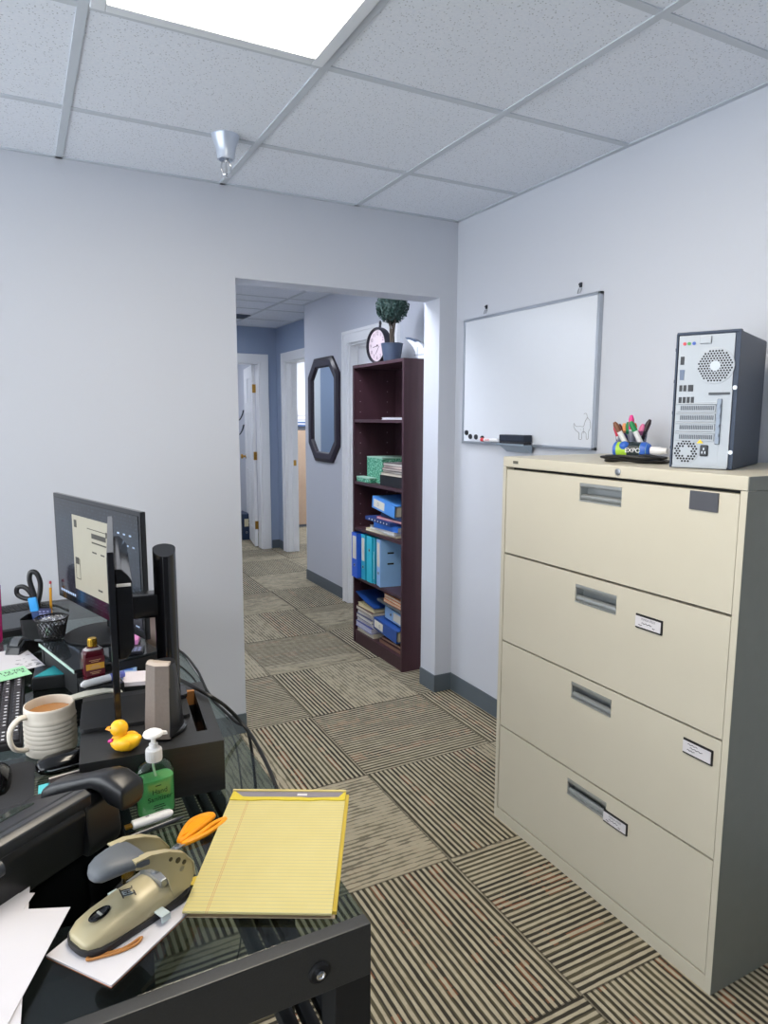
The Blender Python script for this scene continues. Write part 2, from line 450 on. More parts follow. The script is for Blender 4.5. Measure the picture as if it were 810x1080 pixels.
# closed door behind the bookcase
d = panel_door('door_2', DY1 - DY0 - .04, 1.965, .035, [(.09, .31, .2, .85), (.37, .58, .2, .85), (.09, .31, .98, 1.5), (.37, .58, .98, 1.5), (.09, .31, 1.6, 1.86), (.37, .58, 1.6, 1.86)]).build('door_2', M_trimw); d['kind'] = 'structure'
place(d, (XH + .1, DY0 + .02, 0), PI / 2)

# ------------------------------------------------------------------ ceiling fittings
def troffer(loc, label, group=None, strength=10, col='f1f5ff', n=2):
    t = thing('ceiling_light', label, 'ceiling light', loc, 0, group)
    w, l = T - .026, n * T - .026; f = .034
    b = MB()
    for (x0, x1, y0, y1) in ((-w/2, -w/2 + f, -l/2, l/2), (w/2 - f, w/2, -l/2, l/2), (-w/2 + f, w/2 - f, -l/2, -l/2 + f), (-w/2 + f, w/2 - f, l/2 - f, l/2)):
        b.bx(x0, x1, y0, y1, -.012, 0, .003)
    b.build('frame', mat('troffer_frame', 'dfe4ea', .35, var=.02), t)
    b = MB(); b.bx(-w/2 + f, w/2 - f, -l/2 + f, l/2 - f, -.006, -.001)
    b.build('diffuser', MATS.get('lit_diffuser_%g' % strength) or emission('lit_diffuser_%g' % strength, col, strength), t)
    return t
troffer((.495, 1.268, ZC), 'lit rectangular recessed ceiling light in the room, cut by the top of the photo', strength=L_ROOM, col='fff3e0')
troffer((1.20, 3.50, ZC), 'lit square recessed ceiling light in the hallway behind the lintel', strength=L_HALL, n=1)
troffer((3.3, 7.6, ZC), 'lit recessed ceiling light inside the side room', strength=L_SIDE)
troffer((1.25, 6.2, ZC), 'added unseen ceiling light that brightens the far end of the hallway', strength=L_FAR)  # fill lamp out of view, added to brighten the far hallway walls
troffer((1.6, 8.4, ZC), 'added unseen ceiling light that brightens the room past the far open door', strength=L_FAR)  # fill lamp out of view, added to lift the room behind the door

sp = thing('fire_sprinkler', 'silver pendent fire sprinkler on the white ceiling near the back wall', 'sprinkler', (.683, 2.47, ZC))
M_spr = mat('pale_chrome', 'c6cfde', .28, .35, var=.03)
b = MB(); b.lathe([(.047, 0), (.047, -.004), (.042, -.018), (.034, -.04), (.031, -.06), (.03, -.078), (.024, -.079), (.02, -.06), (0, -.05)], seg=32); b.build('escutcheon', M_spr, sp)
b = MB(); b.cyl((0, 0, -.05), (0, 0, -.085), .012, .010)
ring = [(.017 * math.cos(a), 0, -.104 + .026 * math.sin(a)) for a in [2*PI*i/24 for i in range(24)]]
b.tube(ring, .003, 8, True); b.build('frame_arms', M_chrome, sp)
b = MB(); b.cyl((0, 0, -.085), (0, 0, -.124), .0035); b.lathe([(0, 0), (.016, .0), (.017, .003), (0, .003)], (0, 0, -.131), 18); b.build('deflector', M_chrome, sp)
v = thing('ceiling_vent', 'small dark square vent on the hallway ceiling beside the left jamb', 'vent', (1.86, 6.55, ZC))
b = MB(); b.bx(-.12, .12, -.1, .1, -.012, -.002, .003); b.build('frame', mat('vent_dark', '48556a', .5), v)
b = MB()
for i in range(6): b.bx(-.1, .1, -.08 + i * .03, -.068 + i * .03, -.018, -.012)
b.build('slats', mat('vent_slat', '3a4657', .5), v)

# ------------------------------------------------------------------ octagonal mirror on the hall wall
mr = thing('wall_mirror', 'octagonal mirror in a dark wooden frame hanging on the hallway wall', 'mirror', (XH, 5.253, 1.5))
def octa(hw, hh, c): return [(-hw + c, -hh), (hw - c, -hh), (hw, -hh + c), (hw, hh - c), (hw - c, hh), (-hw + c, hh), (-hw, hh - c), (-hw, -hh + c)]
def mring(x, hw, hh, c): return [(x, y, z) for y, z in octa(hw, hh, c)]
b = MB(); b.loft([mring(0, .315, .42, .135), mring(-.018, .315, .42, .135), mring(-.03, .29, .395, .125), mring(-.026, .245, .35, .105), mring(-.012, .235, .34, .1), mring(-.004, .235, .34, .1)], cap=False)
b.build('frame', mat('mirror_frame_mahogany', '2a222e', .3, var=.2, vs=12), mr, sharp=20)
mm = bpy.data.materials.new('mirror_glass'); g = G(mm); g.end(g.bsdf((.75, .82, .86), .03, 1.0))
b = MB(); b.loft([mring(-.003, .237, .342, .101), mring(-.009, .237, .342, .101)]); b.build('glass', mm, mr)

# ------------------------------------------------------------------ whiteboard
wb = thing('whiteboard', 'white dry-erase board with a silver frame on the right wall', 'whiteboard', (XR, 2.42, 1.612))
yw, zw = .448, .297
b = MB(); b.bx(-.016, -.004, -yw + .01, yw - .01, -zw + .01, zw - .01)
b.build('writing_surface', mat('dry_erase_white', 'd6dbe3', .16, var=.01), wb)
b = MB()
for (y0, y1, z0, z1) in ((-yw, -yw + .012, -zw, zw), (yw - .012, yw, -zw, zw), (-yw, yw, -zw, -zw + .012), (-yw, yw, zw - .012, zw)): b.bx(-.021, 0, y0, y1, z0, z1, .002)
b.build('frame', mat('aluminium_frame', 'b4bac2', .32, .85, var=.04), wb)
b = MB(); b.bx(-.066, -.021, -.09, .10, -zw + .004, -zw + .008, .001); b.bx(-.069, -.065, -.09, .10, -zw + .004, -zw + .012, .001)
b.prism([(-.066, -zw + .004), (-.0205, -zw + .004), (-.0205, -zw - .026), (-.024, -zw - .026)], -.08, .09, XZ(0) @ Matrix.Identity(4))
b.build('pen_tray', mat('tray_grey', '93a2b0', .4, .4), wb)
M_sketch = mat('marker_grey', '77797c', .7)
b = MB(); dx = -.0165
def stroke(pts): b.tube([(dx, y, z) for y, z in pts], .0008, 5, smooth=4)
y0 = -.375; z0 = -.255
stroke([(y0 + .012, z0), (y0 + .012, z0 + .024), (y0 + .03, z0 + .034), (y0 + .042, z0 + .05), (y0 + .04, z0 + .062)])
stroke([(y0 + .04, z0 + .062), (y0 + .03, z0 + .05), (y0 + .005, z0 + .05), (y0 - .012, z0 + .05), (y0 - .02, z0 + .07), (y0 - .03, z0 + .085), (y0 - .024, z0 + .1), (y0 - .012, z0 + .098)])
stroke([(y0 - .03, z0 + .085), (y0 - .046, z0 + .07), (y0 - .048, z0 + .045), (y0 - .04, z0 + .03), (y0 - .04, z0 + .004), (y0 - .03, z0 + .002), (y0 - .028, z0 + .022)])
stroke([(y0 + .012, z0), (y0 - .004, z0), (y0 - .004, z0 + .022), (y0 - .014, z0 + .03), (y0 - .028, z0 + .022)])
stroke([(y0 + .004, z0 + .036), (y0 + .001, z0 + .038)]); stroke([(y0 - .012, z0 + .022), (y0 - .012, z0 + .045)])
b.build('dog_sketch', M_sketch, wb)
wl = thing('magnet', '', 'magnet', (XR - .016, 2.828, 1.367), 0, 'round black magnets on the whiteboard')
b = MB(); b.lathe([(0, 0), (.0125, 0), (.0125, .005), (.011, .007), (0, .0075)], M=frame((0, 0, 0), (0, 1, 0), (0, 0, 1)) @ Matrix.Rotation(PI, 4, 'X'), seg=20); b.build('disc', mat('magnet_black', '10151f', .35), wl)
wl['label'] = 'round black magnet on the whiteboard, topmost and leftmost of the row of four'
for y, z, lb in ((2.795, 1.349, 'round black magnet on the whiteboard, second from the left in the row'), (2.748, 1.348, 'round black magnet on the whiteboard, third from the left in the row'), (2.697, 1.343, 'round black magnet on the whiteboard, rightmost of the row, beside the red marker')):
    dup(wl, (XR - .016, y, z), 0, lb)
er = thing('board_eraser', 'dark blue felt eraser standing on the whiteboard tray', 'eraser', (XR - .044, 2.417, 1.324))
b = MB(); b.bx(-.022, .022, -.088, .088, .012, .042, .004); b.build('handle_block', mat('eraser_navy', '1b2536', .5), er)
b = MB(); b.bx(-.021, .021, -.086, .086, 0, .012, .002); b.build('felt_pad', mat('eraser_felt', '30323a', .95, bump=.3), er)
def marker(name, label, loc, rot, cap, body, text=None, group=None, L=.125, r=.0085):
    """dry-erase marker along local +x: barrel, cap, label band"""
    t = thing(name, label, 'marker', loc, 0, group, rot)
    X = frame((0, 0, 0), (0, 1, 0), (0, 0, 1))           # lathe axis -> +x
    b = MB(); b.lathe([(0, 0), (r * .7, 0), (r * .75, .004), (r, .006), (r, L * .66), (0, L * .66)], M=X, seg=16); b.build('barrel', body, t)
    b = MB(); b.lathe([(r * 1.04, L * .645), (r * 1.06, L * .65), (r * 1.02, L * .9), (r * .6, L * .985), (r * .5, L), (0, L)], M=X, seg=16); b.build('cap', cap, t)
    if text:
        lettering('lettering', text[0], text[2], frame((L * .31, -r * .2, r * 1.01), (1, 0, 0), (0, 1, 0)), text[1], t)
    return t
M_red = mat('marker_red', 'd02a32', .35)
mk = thing('dry_erase_marker', 'white marker with red lettering lying on the whiteboard frame left of the eraser', 'marker', (XR - .03, 2.69, 1.3372))
b = MB(); b.cyl((0, 0, 0), (0, -.09, 0), .0085); b.build('barrel', M_white, mk)
b = MB(); b.cyl((0, -.09, 0), (0, -.128, 0), .009, .0075); b.build('cap', M_white, mk)
b = MB(); b.cyl((0, -.004, 0), (0, -.03, 0), .0088); b.build('red_band', M_red, mk)
lettering('lettering', 'EXPO', .014, frame((-.0087, -.06, -.005), (0, -1, 0), (0, 0, 1)), M_red, mk)
for y, z, lb in ((2.708, 1.93, 'small metal hanging clip above the left end of the whiteboard'), (2.094, 1.93, 'small metal hanging clip above the right end of the whiteboard')):
    h = thing('hanging_clip', lb, 'hook', (XR, y, z), 0, 'clips holding the whiteboard')
    b = MB(); b.bx(-.006, 0, -.006, .006, .012, .03, .001); b.cyl((-.003, 0, .022), (-.012, 0, .022), .0035); b.build('plate', mat('clip_dark', '3c4048', .4, .5), h)
    b = MB(); b.tube([(-.004, -.007, .008), (-.008, -.008, .0), (-.012, -.006, -.012)], .002, 6, smooth=4); b.tube([(-.004, .007, .008), (-.008, .008, .0), (-.012, .006, -.012)], .002, 6, smooth=4); b.build('prongs', M_steel, h)
    if h.label if hasattr(h, 'label') else False: pass

# ------------------------------------------------------------------ filing cabinet
cx0, cx1, cy0, cy1, ch = 1.4512, 1.952, .9906, 1.8864, 1.309
fc = thing('filing_cabinet', 'tall putty-coloured four-drawer lateral filing cabinet against the right wall', 'filing cabinet', ((cx0 + cx1) / 2, (cy0 + cy1) / 2, 0))
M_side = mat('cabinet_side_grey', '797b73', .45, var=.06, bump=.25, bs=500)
b = MB(); b.bx(cx0 + .035, cx1, cy0 + .012, cy1 - .012, .003, 1.27); b.build('inner_box', M_blackm, fc, True)  # core coloured black to paint the shade in the drawer gaps
b = MB()
b.bx(cx0, cx0 + .034, cy0 - .0008, cy0 + .0165, 0, 1.2742, .0008); b.bx(cx0, cx0 + .034, cy1 - .0165, cy1, 0, 1.2742, .0008)
b.bx(cx0 + .0002, cx0 + .034, cy0 + .0165, cy1 - .0165, 0, .041, .0008)
b.build('carcass', M_beige, fc, True)
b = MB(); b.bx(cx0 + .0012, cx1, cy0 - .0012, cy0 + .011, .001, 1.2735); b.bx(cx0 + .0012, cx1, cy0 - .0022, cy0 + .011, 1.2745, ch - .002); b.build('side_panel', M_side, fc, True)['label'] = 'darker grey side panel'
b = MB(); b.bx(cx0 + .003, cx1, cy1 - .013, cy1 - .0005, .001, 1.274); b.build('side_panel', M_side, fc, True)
b = MB(); b.bx(cx0 - .001, cx1, cy0 - .001, cy1 + .001, 1.2745, ch, .004); b.build('top', M_beige, fc, True)
b = MB(); b.lathe([(0, 0), (.0095, 0), (.0095, .003), (.007, .004), (0, .004)], M=frame((cx0 - .001, 1.374, 1.292), (0, -1, 0), (0, 0, 1)) @ Matrix.Identity(4), seg=20)
b.bx(cx0 - .0062, cx0 - .0045, 1.3735, 1.3748, 1.287, 1.297); lk = b.build('lock', M_steel, fc, True)
b = MB(); b.bx(cx0 - .0025, cx0 - .0005, 1.806, 1.832, 1.2875, 1.297, .001); b.build('maker_plate', mat('plate_dark', '5b5a50', .4), fc, True)
M_pan = mat('handle_pan_grey', 'a8acac', .28, .6, var=.05)
M_dkedge = mat('holder_black', '17171a', .4)
cards = [(1.141, 1.062, 1.217, 1.263, None), (1.287, 1.199, .876, .915, 'MARIA FILES'), (1.114, 1.029, .594, .634, ''), (1.366, 1.277, .266, .303, 'MARIA FILES')]
for i, (z0, z1, h0, h1) in enumerate(((.982, 1.266, 1.196, 1.250), (.671, .975, .890, .945), (.359, .665, .586, .639), (.046, .353, .271, .324))):
    hy0, hy1 = 1.360, 1.522; dy0, dy1 = cy0 + .019, cy1 - .019
    b = MB()
    for (a, c, e, f) in ((dy0, hy0, z0, z1), (hy1, dy1, z0, z1), (hy0, hy1, z0, h0), (hy0, hy1, h1, z1)): b.bx(cx0 + .002, cx0 + .027, a, c, e, f)
    dr = b.build('drawer', M_beige, fc, True)
    b = MB(); xb = cx0 + .0335
    b.bx(xb - .002, xb, hy0, hy1, h0, h1)
    b.prism([(hy0 - hy0, 0)], 0, 0) if False else None
    b.bx(cx0 + .004, xb, hy0, hy0 + .003, h0, h1); b.bx(cx0 + .004, xb, hy1 - .003, hy1, h0, h1)
    b.bx(cx0 + .0005, xb, hy0, hy1, h0, h0 + .004, .001); b.bx(cx0 + .0005, cx0 + .012, hy0, hy1, h1 - .012, h1, .003)
    b.tube([(cx0 + .014, hy0 + .003, h0 + .012), (cx0 + .014, hy1 - .003, h0 + .012)], .009, 10)
    b.build('handle', M_pan, dr, True)
    ya, yb_, za, zb, tx = cards[i]
    b = MB(); b.bx(cx0 - .0015, cx0 + .003, yb_, ya, za, zb, .0008)
    b.build('label_holder', M_dkedge if tx is not None else mat('holder_slate', '4b4d55', .5), dr, True)
    if tx is not None:
        b = MB(); b.bx(cx0 - .0025, cx0 - .0012, yb_ + .004, ya - .0006, za + .0045, zb - .005); b.build('card', M_paper, dr, True)
        if tx: lettering('lettering', tx, .0085, frame((cx0 - .0027, (ya + yb_) / 2, zb - .0135), (0, -1, 0), (0, 0, 1)), mat('pencil_grey', '8a8a90', .7), dr, world=True)
        b = MB()
        def sc(y, z, w, n, a):
            b.tube([(cx0 - .0027, y - w * q / n, z + a * math.sin(q * 2.1)) for q in range(n + 1)], .0007, 5, smooth=3)
        if tx: sc(ya - .022, za + .017, .034, 9, .0018); sc(ya - .012, za + .0105, .012, 4, .0016); sc(ya - .058, za + .0105, .008, 4, .0016)
        else: sc(ya - .015, za + .029, .028, 8, .0014); sc(ya - .022, za + .021, .036, 10, .0014); sc(ya - .014, za + .0135, .022, 7, .0014)
        b.build('handwriting', M_ink, dr, True)
# ring of scuffs by the lowest handle is left to the paint's own variation
# ================================================================== ON THE CABINET
# computer tower, rear panel towards the room
pcx = V((1.514, 1.259)); pdx = V((.40, -.9165)).normalized()      # along the rear panel, far edge -> near edge
pdy = V((-pdx.y, pdx.x))                                        # into the depth (towards the wall)
pc = thing('computer_tower', 'dark blue-black desktop computer tower on the cabinet, rear ports facing out', 'computer', (pcx.x, pcx.y, ch), math.atan2(pdx.y, pdx.x))
W_, H_, D_ = .150, .346, .325
M_pc = mat('tower_navy', '2c394d', .42, .2, var=.05, bump=.15, bs=900)
M_rear = mat('rear_zinc', '9ca2a9', .40, .35, var=.03)
M_hole = mat('vent_hole', '14171d', .6)
b = MB(); b.bx(0, W_, .004, D_, 0, H_, .006); b.build('case', M_pc, pc)
b = MB(); b.bx(-.001, .004, 0, .02, .002, H_ - .002, .001); b.bx(W_ - .004, W_ + .001, 0, .02, .002, H_ - .002, .001); b.bx(0, W_, 0, .02, H_ - .005, H_ + .001, .001)
for z in (.05, .14, .22, .30): b.bx(-.0015, .004, -.001, .004, z, z + .008)
b.build('side_flange', M_pc, pc)
b = MB(); b.bx(.006, W_ - .012, .001, .006, .006, H_ - .008, .001)
b.bx(.056, .084, -.003, .002, H_ - .030, H_ - .012, .002)
b.bx(.115, W_ - .010, -.001, .004, .006, .20, .001); b.bx(.006, W_ - .012, -.002, .002, .002, .009, .001)
for x in (.012, .055, .1): b.cyl((x, -.003, .007), (x, 0, .007), .003, seg=8)
rear = b.build('rear_panel', M_rear, pc)
# fan grilles: silver disc with dark perforations
def grille(name, cx, cz, R, rin, pitch, hr, seg=6, ringm=True):
    t = MB(); t.lathe([(0, 0), (R, 0), (R, .0012), (R - .002, .0018), (0, .0018)], M=frame((cx, .0012, cz), (1, 0, 0), (0, 0, 1)), seg=40)
    gr = t.build(name, M_rear, pc)
    t = MB(); n = int(R / pitch) + 2
    for i in range(-n, n + 1):
        for j in range(-n, n + 1):
            x = (i + (j % 2) * .5) * pitch; z = j * pitch * .866; q = math.hypot(x, z)
            if rin < q < R - hr - .001: t._add([V((cx + x + hr * math.cos(a), -.0008, cz + z + hr * math.sin(a))) for a in [2*PI*k/seg for k in range(seg)]] + [V((cx + x + hr * math.cos(a), .0012, cz + z + hr * math.sin(a))) for a in [2*PI*k/seg for k in range(seg)]], [list(range(seg))] + [[k, (k+1) % seg, seg + (k+1) % seg, seg + k] for k in range(seg)])
    t.build('perforations', M_hole, gr)
    return gr
grille('fan_grille', .096, .26, .045, .0, .0070, .0027)
MATS['hub'] = M_rear
t = MB(); t.lathe([(0, 0), (.0125, 0), (.0125, .001), (0, .001)], M=frame((.096, -.0004, .26), (1, 0, 0), (0, 0, 1)), seg=24); t.build('fan_hub', mat('hub_grey', 'aeb5bd', .4, .4), pc)
grille('power_supply_grille', .038, .045, .032, .0145, .0074, .0031)
M_port = mat('port_black', '1d222b', .4)
def ports(name, rects, m=None):
    for (x, z, w, h) in rects:
        t = MB(); t.bx(x - w/2 - .0008, x + w/2 + .0008, -.0005, .001, z - h/2 - .0008, z + h/2 + .0008, .0003); t.build(name, M_steel if m is None else m, pc)
for (x, c) in ((.020, 'd0505a'), (.031, '4d9a55'), (.0425, '3f5fb5')):
    t = MB(); t.lathe([(0, 0), (.0042, 0), (.0042, .002), (.002, .002), (.0018, .0005), (0, .0005)], M=frame((x, .001, .318), (1, 0, 0), (0, 0, 1)), seg=14); t.build('audio_jack', mat('jack_' + c, c, .4), pc)
for nm, rects in (('display_port', [(.0165, .276, .0075, .019)]), ('usb_port', [(.0165, .206, .0055, .014), (.0265, .206, .0055, .014), (.0165, .176, .0055, .014), (.0265, .176, .0055, .014), (.0365, .176, .0055, .014), (.0465, .176, .0055, .014)]), ('network_port', [(.0405, .206, .011, .015)])):
    ports(nm, rects, M_port)
t = MB(); t.prism([(-.005, -.013), (.005, -.013), (.006, .013), (-.006, .013)], -.003, 0, frame((.0175, -.0002, .24), (1, 0, 0), (0, 0, 1)) @ Matrix.Rotation(0, 4, 'X')); t.build('video_port', mat('vga_blue', '5d6a80', .4, .3), pc)
for k in range(4):
    z = .156 - k * .0245
    t = MB(); t.bx(.010, .104, -.002, .002, z - .0105, z + .0085, .001); t.bx(.008, .108, -.004, .001, z + .0085, z + .0125, .001)
    cov = t.build('slot_cover', M_rear, pc)
    t = MB()
    for q in range(20): t.bx(.020 + q * .0041, .0225 + q * .0041, -.0026, 0, z - .006, z + .005)
    t.build('vent_slots', mat('slot_shadow', '4a525d', .6), cov)
t = MB(); t.bx(.107, .118, -.006, .002, .064, .178, .002)
for k in range(4): t.cyl((.1125, -.011, .160 - k * .0245), (.1125, -.005, .160 - k * .0245), .0045, seg=10)
t.build('slot_latch', mat('latch_steel', '77808c', .35, .6), pc)
t = MB(); t.bx(.085, .135, -.0025, .001, .188, .194, .001); t.bx(.092, .118, -.003, -.002, .189, .193); t.build('lock_slide', mat('slide_dark', '3a4049', .4), pc)
t = MB(); t.bx(.073, .092, -.004, .001, .033, .062, .003); inl = t.build('power_inlet', M_port, pc)
t = MB()
for (x, z) in ((.0825, .052), (.079, .043), (.086, .043)): t.bx(x - .0012, x + .0012, -.0048, -.003, z - .003, z + .003)
t.build('pin', M_steel, inl)
t = MB(); t.prism([(-.008, 0), (.008, 0), (0, .010)], 0, .001, frame((.072, -.0012, .066), (1, 0, 0), (0, 0, 1))); t.build('warning_sticker', mat('sticker_yellow', 'e3c324', .5), pc)
for z in (.045, .205): t = MB(); t.cyl((W_ - .005, -.004, z), (W_ - .005, 0, z), .0055, seg=10); t.build('thumb_screw', M_steel, pc)

# cup of markers
cup = thing('marker_cup', 'clear plastic cup full of markers beside the computer tower', 'cup', (1.825, 1.68, ch))
M_clear = glassy('clear_plastic', 'dfe2ea', .1, .04)
b = MB(); b.prism(rrect(.086, .072, .012), 0, .002); 
b.loft([[(x, y, 0) for x, y in rrect(.078, .064, .012)], [(x, y, .088) for x, y in rrect(.092, .078, .014)]], cap=False)
b.loft([[(x, y, .002) for x, y in rrect(.075, .061, .011)], [(x, y, .088) for x, y in rrect(.089, .075, .013)]], cap=False)
cup_o = b.build('wall', M_clear, cup); place(cup, (1.825, 1.68, ch), math.radians(-30))
caps = [('red', 'c7344f', 'e8e8ea', 'red capped marker at the left rim of the marker cup', (-.030, .012), (-.62, .05)),
        ('maroon', '5e2b33', 'e8e8ea', 'maroon capped marker leaning left in the marker cup', (-.020, .026), (-.42, .1)),
        ('peach', 'f0a068', 'e8e8ea', 'peach orange capped marker behind the maroon one in the cup', (-.012, .024), (-.22, .05)),
        ('green', '1f8a4e', 'e8e8ea', 'green capped marker standing in the marker cup', (-.004, .004), (-.16, -.1)),
        ('pink', 'e83f8e', 'eeeef0', 'tallest marker in the cup, with a hot pink cap', (.004, -.012), (-.1, -.12)),
        ('orange', 'f2762e', 'e8e8ea', 'bright orange capped marker in the middle of the marker cup', (.012, .014), (.1, .06)),
        ('rose', 'ee82b0', 'e8e8ea', 'pale pink capped marker toward the right of the marker cup', (.020, -.004), (.42, 0)),
        ('black', '33262b', '44363c', 'black capped marker leaning out at the right of the cup', (.026, .0), (.62, -.05)),
        ('purple', '4f3f92', '4f3f92', 'purple marker low at the left inside the cup', (-.026, -.016), (-.3, -.1)),]
tilt_dir = V((math.cos(math.radians(-32)), math.sin(math.radians(-32)), 0))
for i, (nm, cc, bc, lb, (ox, oy), (tx, ty)) in enumerate(caps):
    side = tilt_dir; fwd = V((-side.y, side.x, 0))
    base = V((1.825, 1.68, ch + .006)) + side * ox * .5 + fwd * oy * .5
    dirv = (V((0, 0, 1)) + side * tx * .62 + fwd * ty * .5).normalized()
    L = {'pink': .135, 'black': .128, 'purple': .075, 'green': .112, 'red': .108}.get(nm, .108)
    rot = dirv.to_track_quat('X', 'Z').to_euler()
    marker('whiteboard_marker', lb, base, tuple(rot), mat('cap_' + nm, cc, .35), mat('barrel_' + bc, bc, .35), None, 'markers in the cup on the cabinet', L=L, r=.0085)
# two markers lying across the cup's front, their printed barrels showing
for lb, cc, tc, off, tl in (('white barrelled marker with green print leaning across the front of the cup', '1f8a4e', '1d7a4a', .018, -.55), ('white barrelled marker with brown print leaning across the front of the cup', '7d5038', '8a5a44', -.012, -.62)):
    base = V((1.825, 1.68, ch + .03)) + side * off * 1.6 - fwd * .049
    dirv = (V((0, 0, 1)) + side * tl * .9 + fwd * .12).normalized()
    t_ = marker('whiteboard_marker', lb, base, tuple(dirv.to_track_quat('X', 'Z').to_euler()), mat('capx_' + cc, cc, .35), M_white, ('EXPO', mat('print_' + tc, tc, .5), .013), 'markers in the cup on the cabinet', L=.10)

# whiteboard cleaner bottle lying down
bt = thing('cleaner_bottle', 'green and blue spray bottle lying on its side in front of the marker cup', 'spray bottle', (1.748, 1.675, ch + .027), 0, rot=(0, 0, math.radians(-67)))
X_ = frame((0, 0, 0), (0, 1, 0), (0, 0, 1))
b = MB(); b.lathe([(0, 0), (.022, 0), (.0255, .004), (.0255, .02), (.0255, .10), (.024, .108)], M=X_, seg=28); b.build('body', mat('cleaner_green', 'a5cf3c', .35), bt)
b = MB(); b.lathe([(0, -.0015), (.021, -.0015), (.0262, .003), (.0262, .010), (.0255, .011)], M=X_, seg=28); b.build('base_ring', mat('cleaner_blue', '2d62c0', .35), bt)
b = MB(); b.lathe([(.0258, .046), (.026, .047), (.026, .086), (.0258, .087)], M=X_, seg=28); b.build('label_band', mat('label_black', '1d2b30', .4), bt)
lettering('lettering', 'EXPO', .02, frame((.067, -.0262, -.007), (1, 0, 0), (0, 0, 1)), M_white, bt)
b = MB(); b.lathe([(.0262, .088), (.0266, .089), (.0262, .104), (.02, .114), (.0135, .117), (0, .117)], M=X_, seg=28)
b.ball((.036, -.012, .012), (.018, .017, .0165)); b.build('blue_shoulder', MATS['cleaner_blue'], bt)
b = MB(); b.lathe([(.0125, .116), (.0125, .145), (.0105, .150), (.009, .168), (0, .170)], M=X_, seg=24); b.build('spray_cap', M_white, bt)
# power cord coiled up
pcord = MB(); pts = []
random.seed(3)
for i in range(5):
    for k in range(14):
        a = 2 * PI * k / 14; u = math.cos(a) * (.085 + .006 * math.sin(i * 2.3)); w = math.sin(a) * (.028 + .004 * i)
        c0 = V((1.585, 1.445, ch + .0045 + i * .0032 + .004 * (1 if k % 7 == 3 else 0)))
        dU = V((.42, -.90, 0)).normalized(); dW = V((.90, .42, 0)).normalized()
        pts.append(c0 + dU * (u + .01 * math.sin(i * 1.7)) + dW * (w + .006 * math.cos(i * 2.1)))
pcord.tube(pts, .0038, 8, smooth=3)
tag(pcord.build('cable', M_cable, loc=(1.585, 1.445, ch)), 'coil of black power cord on the cabinet, in front of the spray bottle', 'cord')

# ================================================================== HALL BOOKCASE
BX, BY, BW, BD, BHt = 1.845, 3.282, .648, .30, 1.757
bk = thing('bookcase', 'tall dark mahogany open bookcase in the hallway beside the opening', 'bookcase', (BX + BD / 2, BY + BW / 2, 0))
m = bpy.data.materials.new('mahogany'); g = G(m); p = g.pos(); s_ = g.sep(p)
gr = g.noise(g.comb(g.m('MULTIPLY', s_[0], 40), g.m('MULTIPLY', s_[1], 40), g.m('MULTIPLY', s_[2], 3)), 1, 4, .6)
g.end(g.bsdf(g.mix(gr, lin('35222a'), lin('4c323a')), .38, 0, None, .4)); M_mah = m
SH = [.080, .437, .752, 1.045, 1.428]
b = MB(); b.bx(BX, BX + BD, BY, BY + .018, 0, BHt, .001); b.build('side_panel', M_mah, bk, True)
b = MB(); b.bx(BX, BX + BD, BY + BW - .018, BY + BW, 0, BHt, .001)
s1 = b.build('side_panel', M_mah, bk, True)
b = MB()
for z in [.13 + .064 * k for k in range(25)]:
    for x in (BX + .045, BX + .235): b.cyl((x, BY + BW - .0182, z), (x, BY + BW - .0175, z), .0035, seg=8)
b.build('pin_holes', mat('pin_hole', '8d7d84', .6), s1, True)
b = MB(); b.bx(BX + BD - .006, BX + BD, BY + .018, BY + BW - .018, .0, BHt - .018); b.build('back_panel', M_mah, bk, True)
b = MB(); b.bx(BX, BX + BD - .006, BY + .018, BY + BW - .018, BHt - .018, BHt, .001); b.build('top', M_mah, bk, True)
b = MB(); b.bx(BX + .006, BX + .02, BY + .018, BY + BW - .018, 0, SH[0] - .018); b.build('plinth', M_mah, bk, True)
for z in SH: b = MB(); b.bx(BX + .004, BX + BD - .006, BY + .018, BY + BW - .018, z - .018, z, .001); b.build('shelf', M_mah, bk, True)

# lever-arch binders: spine in local -x, height z, thickness y; parts: cover, spine_label, ring hole, paper
def binder(col, label, loc, rot, h=.285, t=.06, d=.23, lab=True, ring=True, lz=(.42, .93), dark=None, group='ring binders in the bookcase', paper=True):
    o = thing('ring_binder', label, 'binder', loc, 0, group, rot)
    mcol = mat('binder_' + col, col, .38, var=.04)
    b = MB(); b.bx(0, .003, -t/2, t/2, 0, h, .001); b.bx(0, d, -t/2, -t/2 + .003, 0, h, .001); b.bx(0, d, t/2 - .003, t/2, 0, h, .001)
    b.build('cover', mcol, o)
    if paper:
        b = MB(); b.bx(.02, d - .012, -t/2 + .004, t/2 - .012, .006, h - .01); b.build('paper_block', mat('leaf_edge', 'd9d3bd', .8, var=.06, bump=.4, bs=300), o)
    if lab: b = MB(); b.bx(-.0012, 0, -t/2 + t*.17, t/2 - t*.17, h * lz[0], h * lz[1], .0004); b.build('spine_label', mat('spine_cream', 'e2dfd2', .6, var=.03), o)
    if ring:
        b = MB(); zc = h * .28 if lab else h * .7
        b.lathe([(.0065, -.001), (.0105, -.001), (.0105, .001), (.0065, .001)], M=frame((-.0006, 0, zc), (0, 1, 0), (0, 0, 1)), seg=20); b.build('ring_rim', M_steel, o)
        b = MB(); b.lathe([(0, 0), (.0068, 0), (.0068, .0008), (0, .0008)], M=frame((-.0006, 0, zc), (0, 1, 0), (0, 0, 1)), seg=20); b.build('ring_hole', M_blackm, o)
    return o
S4 = SH[1]
FA = lambda a: BY + .014 + a
binder('2f66d8', 'royal blue ring binder standing at the far end of the binder row', (BX - .018, FA(.574), S4), (0, 0, 0), t=.078, h=.285)
